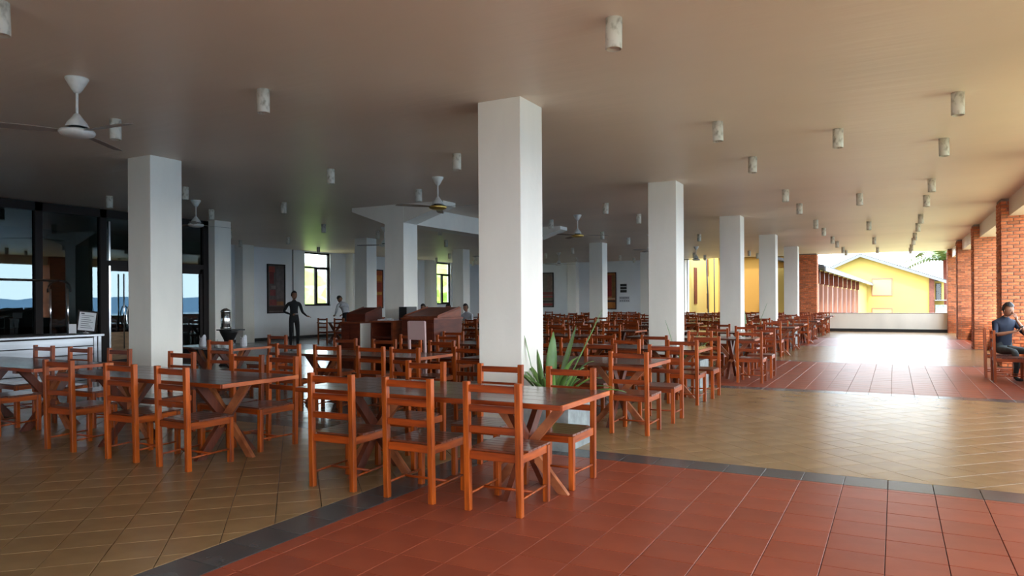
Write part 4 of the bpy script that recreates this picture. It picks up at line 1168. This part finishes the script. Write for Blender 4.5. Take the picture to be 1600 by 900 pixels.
w.scale = (1.05,)*3
mm2 = [M['skin'], M['greyc'], M['blackc'], M['hair'], M['black']]
mm3 = [M['skin'], M['whitec'], M['blackc'], M['hair'], M['black']]
put_chair(-14.75, 21.0, PI, 's', 'lone ladder-back chair of the diner left of the wall side tables', 'chairs of the distant diners')
seated('distant diner in a grey shirt, head just above the lectern cabinet', (-14.75, 20.98, 0), R(180), mm2, False)
seated('distant diner in a pale shirt seated in the middle of the wall side tables', (-13.66, 20.93, 0), R(182), mm3, False)
seated('distant diner in a pale shirt seated closest to the big near column', (-12.95, 20.95, 0), R(176), mm3, False)

# ---------------------------------------------------------------- outside
bm = MB(); n = 24
for (xa, xb, ya, yb) in ((-160, 60, -60, 200),):
    g = bmesh.ops.create_grid(bm, x_segments=40, y_segments=40, size=.5)['verts']
    for v in g:
        x = xa+(v.co.x+.5)*(xb-xa); y = ya+(v.co.y+.5)*(yb-ya)
        z = -4.2+.3*noise.noise(Vector((x, y, 0))*.1)
        if x < -27: z += min(1.0, (-27-x)/60)*3.5+1.2*noise.noise(Vector((x, y, 0))*.05)
        if x > 25: z -= (x-25)*.4
        v.co = Vector((x, y, z))
tag(obj('ground', bm, M['ground']), '', ''); g_ = bpy.data.objects['ground']; g_['kind'] = 'structure'
del g_['label']; del g_['category']
bm = MB(); box(bm, 30, 2500, -2200, 2200, -22, -20); o = struct('sea', bm, M['sea'])
bm = MB(); prev = None
for k in range(90):
    y = -2000+k*45; h = 16+26*noise.noise(Vector((k*.11, 3, 0)))+12*noise.noise(Vector((k*.5, 7, 0)))
    row = [bm.verts.new((1500, y, -22)), bm.verts.new((1600, y, h)), bm.verts.new((2000, y, -22))]
    if prev:
        for i in (0, 1): bm.faces.new((prev[i], prev[i+1], row[i+1], row[i]))
    prev = row
tag(obj('distant_hills', bm, M['hill']), 'long blue hills across the sea', 'hills'); bpy.data.objects['distant_hills']['kind'] = 'structure'
# gabled yellow building
GY = 84
gb = thing('gabled_building', 'yellow gabled building with dark roof beyond the parapet', 'building', (0, GY, 0))
def atY(u, v, Y):
    return None
K = GY/58.0
def g2(x, z): return x*K, 1.5+(z-1.5)*K
ap = g2(-2.19, 4.72); el = g2(-5.3, 3.3); er = g2(2.13, 3.05); e2 = g2(3.13, 2.72)
bm = MB()
pts = [(el[0], -4.5), (er[0], -4.5), (er[0], er[1]), (ap[0], ap[1]-.15), (el[0], el[1])]
fa = [bm.verts.new((x, 0, z)) for x, z in pts]; fb = [bm.verts.new((x, 10, z)) for x, z in pts]
bm.faces.new(fa); bm.faces.new(fb[::-1])
for k in range(5): bm.faces.new((fa[k], fb[k], fb[(k+1) % 5], fa[(k+1) % 5]))
obj('wall', bm, M['yellow'], gb)
for (p, q, nm) in ((el, ap, 'roof'), (ap, e2, 'roof')):
    bm = MB()
    dx = q[0]-p[0]; dz = q[1]-p[1]; ex = -.6 if p is el else 0
    a = (p[0]+ex, p[1]+ex*dz/dx)
    for yy in (-.9, 10): pass
    vs_ = [bm.verts.new((X, yy, Z+o_)) for yy in (-.9, 10.5) for (X, Z) in (a, q) for o_ in (0.0, .14)]
    for f in ((0, 2, 3, 1), (4, 5, 7, 6), (0, 1, 5, 4), (2, 6, 7, 3), (1, 3, 7, 5), (0, 4, 6, 2)): bm.faces.new([vs_[i] for i in f])
    obj(nm, bm, M['roof'], gb)
    bm = MB()
    vs_ = [bm.verts.new((X, yy, Z+o_)) for yy in (-.96, -.9) for (X, Z) in (a, q) for o_ in (-.22, .06)]
    for f in ((0, 2, 3, 1), (4, 5, 7, 6), (0, 1, 5, 4), (2, 6, 7, 3), (1, 3, 7, 5), (0, 4, 6, 2)): bm.faces.new([vs_[i] for i in f])
    obj('verge_board', bm, M['verge'], gb)
for (xa, xb, za, zb) in ((-1.48, -.13, 1.74, 3.01), (-1.48, -.13, -.4, .87)):
    x0_, z0_ = g2(xa, za); x1_, z1_ = g2(xb, zb); f = .10
    bm = MB(); box(bm, x0_, x0_+f, -.08, .05, z0_, z1_); box(bm, x1_-f, x1_, -.08, .05, z0_, z1_); box(bm, x0_+f, x1_-f, -.08, .05, z1_-f, z1_); box(bm, x0_+f, x1_-f, -.08, .05, z0_, z0_+f)
    w_ = obj('window_frame', bm, M['pink'], gb)
    bm = MB(); box(bm, x0_+f, x1_-f, -.03, .05, z0_+f, z1_-f); obj('shutter', bm, M['shutter'], w_)
x0_, _ = g2(2.13, 0); x1_, z1_ = g2(2.44, 3.0)
bm = MB(); box(bm, x0_, x1_, -.25, .2, -4.5, z1_); obj('brick_pilaster', bm, M['yardbrick'], gb)
x2_, _ = g2(3.05, 0)
bm = MB(); box(bm, x1_, x2_, 1.2, 8, -4.5, g2(0, 2.75)[1]); obj('side_wing', bm, M['yellow'], gb)
xa, za = g2(2.55, 1.36); xb, zb = g2(2.9, 2.6)
bm = MB(); box(bm, xa, xb, 1.12, 1.22, za, zb); wf = obj('window_frame', bm, M['frame'], gb)
bm = MB(); box(bm, xa+.06, xb-.06, 1.10, 1.13, za+.06, zb-.06); obj('pane', bm, M['clear'], wf)
bm = MB(); box(bm, g2(2.44, 0)[0], g2(3.6, 0)[0], -.5, 1.1, 1.3, 1.42); obj('balcony_rail', bm, M['verge'], gb)
bm = MB(); box(bm, g2(2.5, 0)[0], g2(3.2, 0)[0], .2, .6, -.6, .9); obj('low_block', bm, M['conc'], gb)
b2 = thing('far_house', 'smaller yellow house glimpsed between the gabled building and the brick piers', 'building', (6.5, 100, 0))
bm = MB(); p5 = [(-1.2, -4.5), (4, -4.5), (4, 4.0), (1.2, 5.0), (-1.2, 3.4)]
fa = [bm.verts.new((x, 0, z)) for x, z in p5]; fb = [bm.verts.new((x, 6, z)) for x, z in p5]; bm.faces.new(fa); bm.faces.new(fb[::-1])
for k in range(5): bm.faces.new((fa[k], fb[k], fb[(k+1) % 5], fa[(k+1) % 5]))
obj('wall', bm, M['yellow'], b2)
bm = MB(); bar(bm, (-1.6, 0, 3.2), (1.2, 0, 5.15), .9, .1); bar(bm, (1.2, 0, 5.15), (4.3, 0, 4.0), .9, .1); obj('roof', bm, M['roof'], b2)
# wing with brick panels running back from the hall
wg = thing('colonnade_wing', 'low yellow wing with brick panels and dark eaves beyond the parapet', 'building', (0, 0, 0))
Pn, Pf = Vector((-3.40, 38.2, 0)), Vector((-2.35, 83.5, 0))
def along(y): t_ = (y-Pn.y)/(Pf.y-Pn.y); return Pn.x+t_*(Pf.x-Pn.x)
ys = [39.2, 41.2, 43.4, 46.0, 48.9, 52.0, 55.4, 59.0, 63.2, 67.5]
bm = MB()
for (za, zb) in ((-4.5, 3.1),):
    vs_ = [bm.verts.new((along(yy)+dx, yy, z)) for yy in (38.2, 83.5) for dx in (-2.6, -.25) for z in (za, zb)]
    for f in ((0, 2, 3, 1), (4, 5, 7, 6), (0, 1, 5, 4), (2, 6, 7, 3), (1, 3, 7, 5), (0, 4, 6, 2)): bm.faces.new([vs_[i] for i in f])
obj('wall', bm, M['yellow'], wg)
for k, (a, c) in enumerate(zip(ys, ys[1:])):
    bm = MB(); xm = along((a+c)/2); box(bm, xm-.35, xm-.16, a+.16, c-.16, -1.5, 2.25); obj('brick_panel', bm, M['yardbrick'], wg)
for a in ys:
    bm = MB(); x = along(a); box(bm, x-.2, x-.02, a-.16, a+.16, -4.5, 2.3); obj('post', bm, M['pink'], wg)
    bm = MB(); box(bm, x-.2, x+.05, a-.12, a+.12, 2.3, 3.0); obj('eave_bracket', bm, M['cab'], wg)
bm = MB()
vs_ = [bm.verts.new((along(yy)+dx, yy, z)) for yy in (38.2, 83.8) for dx, z in ((-2.8, 3.75), (.35, 3.02), (-2.8, 3.87), (.35, 3.2))]
for f in ((0, 1, 3, 2), (4, 6, 7, 5), (0, 4, 5, 1), (2, 3, 7, 6), (1, 5, 7, 3), (0, 2, 6, 4)): bm.faces.new([vs_[i] for i in f])
obj('roof', bm, M['roof'], wg)
bm = MB()
vs_ = [bm.verts.new((along(yy)+dx, yy, z)) for yy in (38.2, 83.8) for dx, z in ((.35, 2.9), (.42, 2.9), (.35, 3.12), (.42, 3.12))]
for f in ((0, 1, 3, 2), (4, 6, 7, 5), (0, 4, 5, 1), (2, 3, 7, 6), (1, 5, 7, 3), (0, 2, 6, 4)): bm.faces.new([vs_[i] for i in f])
obj('fascia', bm, M['verge'], wg)
# courtyard walls
cw = thing('courtyard_building', 'yellow courtyard walls with dark window slots behind the columns', 'building', (0, 0, 0))
bm = MB(); box(bm, -9.2, -4.9, 43.5, 44, -4.5, 4.2); obj('wall', bm, M['yellow_shade'], cw)
bm = MB(); box(bm, -9.9, -9.7, 38.6, 43.9, -4.5, 6.5); obj('wall', bm, M['yellow'], cw)
bm = MB(); box(bm, -9.75, -9.2, 43.0, 43.9, -4.5, 6.5); obj('wall', bm, M['yellow'], cw)
for (a, c, z0, z1) in ((39.2, 39.8, 1.3, 3.3), (42.2, 42.55, 2.9, 3.9), (42.2, 42.55, 1.0, 1.9)):
    bm = MB(); box(bm, -9.72, -9.66, a, c, z0, z1); obj('window_slot', bm, M['cab'], cw)
bm = MB(); box(bm, -9.2, -4.4, 43.0, 44.2, 4.0, 4.2); obj('roof_edge', bm, M['roof'], cw)
b = MB(); tube(b, [(-9.1, 40.4, -4), (-9.25, 40.5, 2), (-9.4, 40.6, 5)], [.05, .04, .03]); tube(b, [(-8.95, 40.9, -4), (-9.0, 41, 6)], .03)
tag(obj('courtyard_tree', b, M['black']), 'thin dark tree stems in the courtyard against the yellow wall', 'tree')
# palm tree beyond the houses
def palm(loc, s, label):
    t = thing('palm_tree', label, 'tree', loc)
    b = MB(); tube(b, [(0, 0, -8*s), (.1, 0, -3*s), (0, 0, 0)], [.22*s, .17*s, .13*s]); obj('trunk', b, M['cab'], t)
    for k in range(15):
        a = k*2.4; el_ = R(random.uniform(-5, 60)); L = s*random.uniform(2.2, 3.0)
        d = Vector((math.cos(a)*math.cos(el_), math.sin(a)*math.cos(el_), math.sin(el_)))
        b = MB(); p = Vector((0, 0, 0)); pts = []
        for q in range(9):
            pts.append(p.copy()); dd = (d+Vector((0, 0, -1))*(q/8)**1.5*1.5).normalized(); p += dd*L/8
        tube(b, pts, .02*s, 4)
        for q in range(1, 9):
            for h2 in (0, .5):
                c = pts[q]*(1-h2)+pts[q-1]*h2; dd = (pts[q]-pts[q-1]).normalized(); sd = dd.cross(Vector((0, 0, 1))).normalized()
                for sg in (-1, 1):
                    ll = s*.65*(1-abs(q-4)/7); e = c+sd*sg*ll+dd*ll*.4+Vector((0, 0, -.35*ll))
                    w_ = dd*.10*s
                    b.faces.new([b.verts.new(c-w_), b.verts.new(c+w_), b.verts.new(e)])
        obj('frond', b, M['palm'], t)
palm((5.2, 97, 6.0), 2.0, 'yellow-green palm showing above the roof beside the brick piers')
# bushes outside the side windows
def bush(x, y, z, r, label):
    b = MB(); q = bmesh.ops.create_icosphere(b, subdivisions=4, radius=r)['verts']
    for v in q: v.co *= 1+.35*noise.noise(v.co*1.1/r*2)+.18*noise.noise(v.co*6/r)
    o = obj('bush', b, M['bush'], loc=(x, y, z)); tag(o, label, 'bush', 'bushes outside the side windows')
bush(-34, 36.5, -1.2, 2.9, 'leafy green bush outside the nearest side window')
bush(-48, 51, -1.0, 5.0, 'large pale green tree crown far outside the nearest side window')
bush(-27.5, 42.5, 1.2, 3.2, 'tall leafy green bush outside the farthest side window')
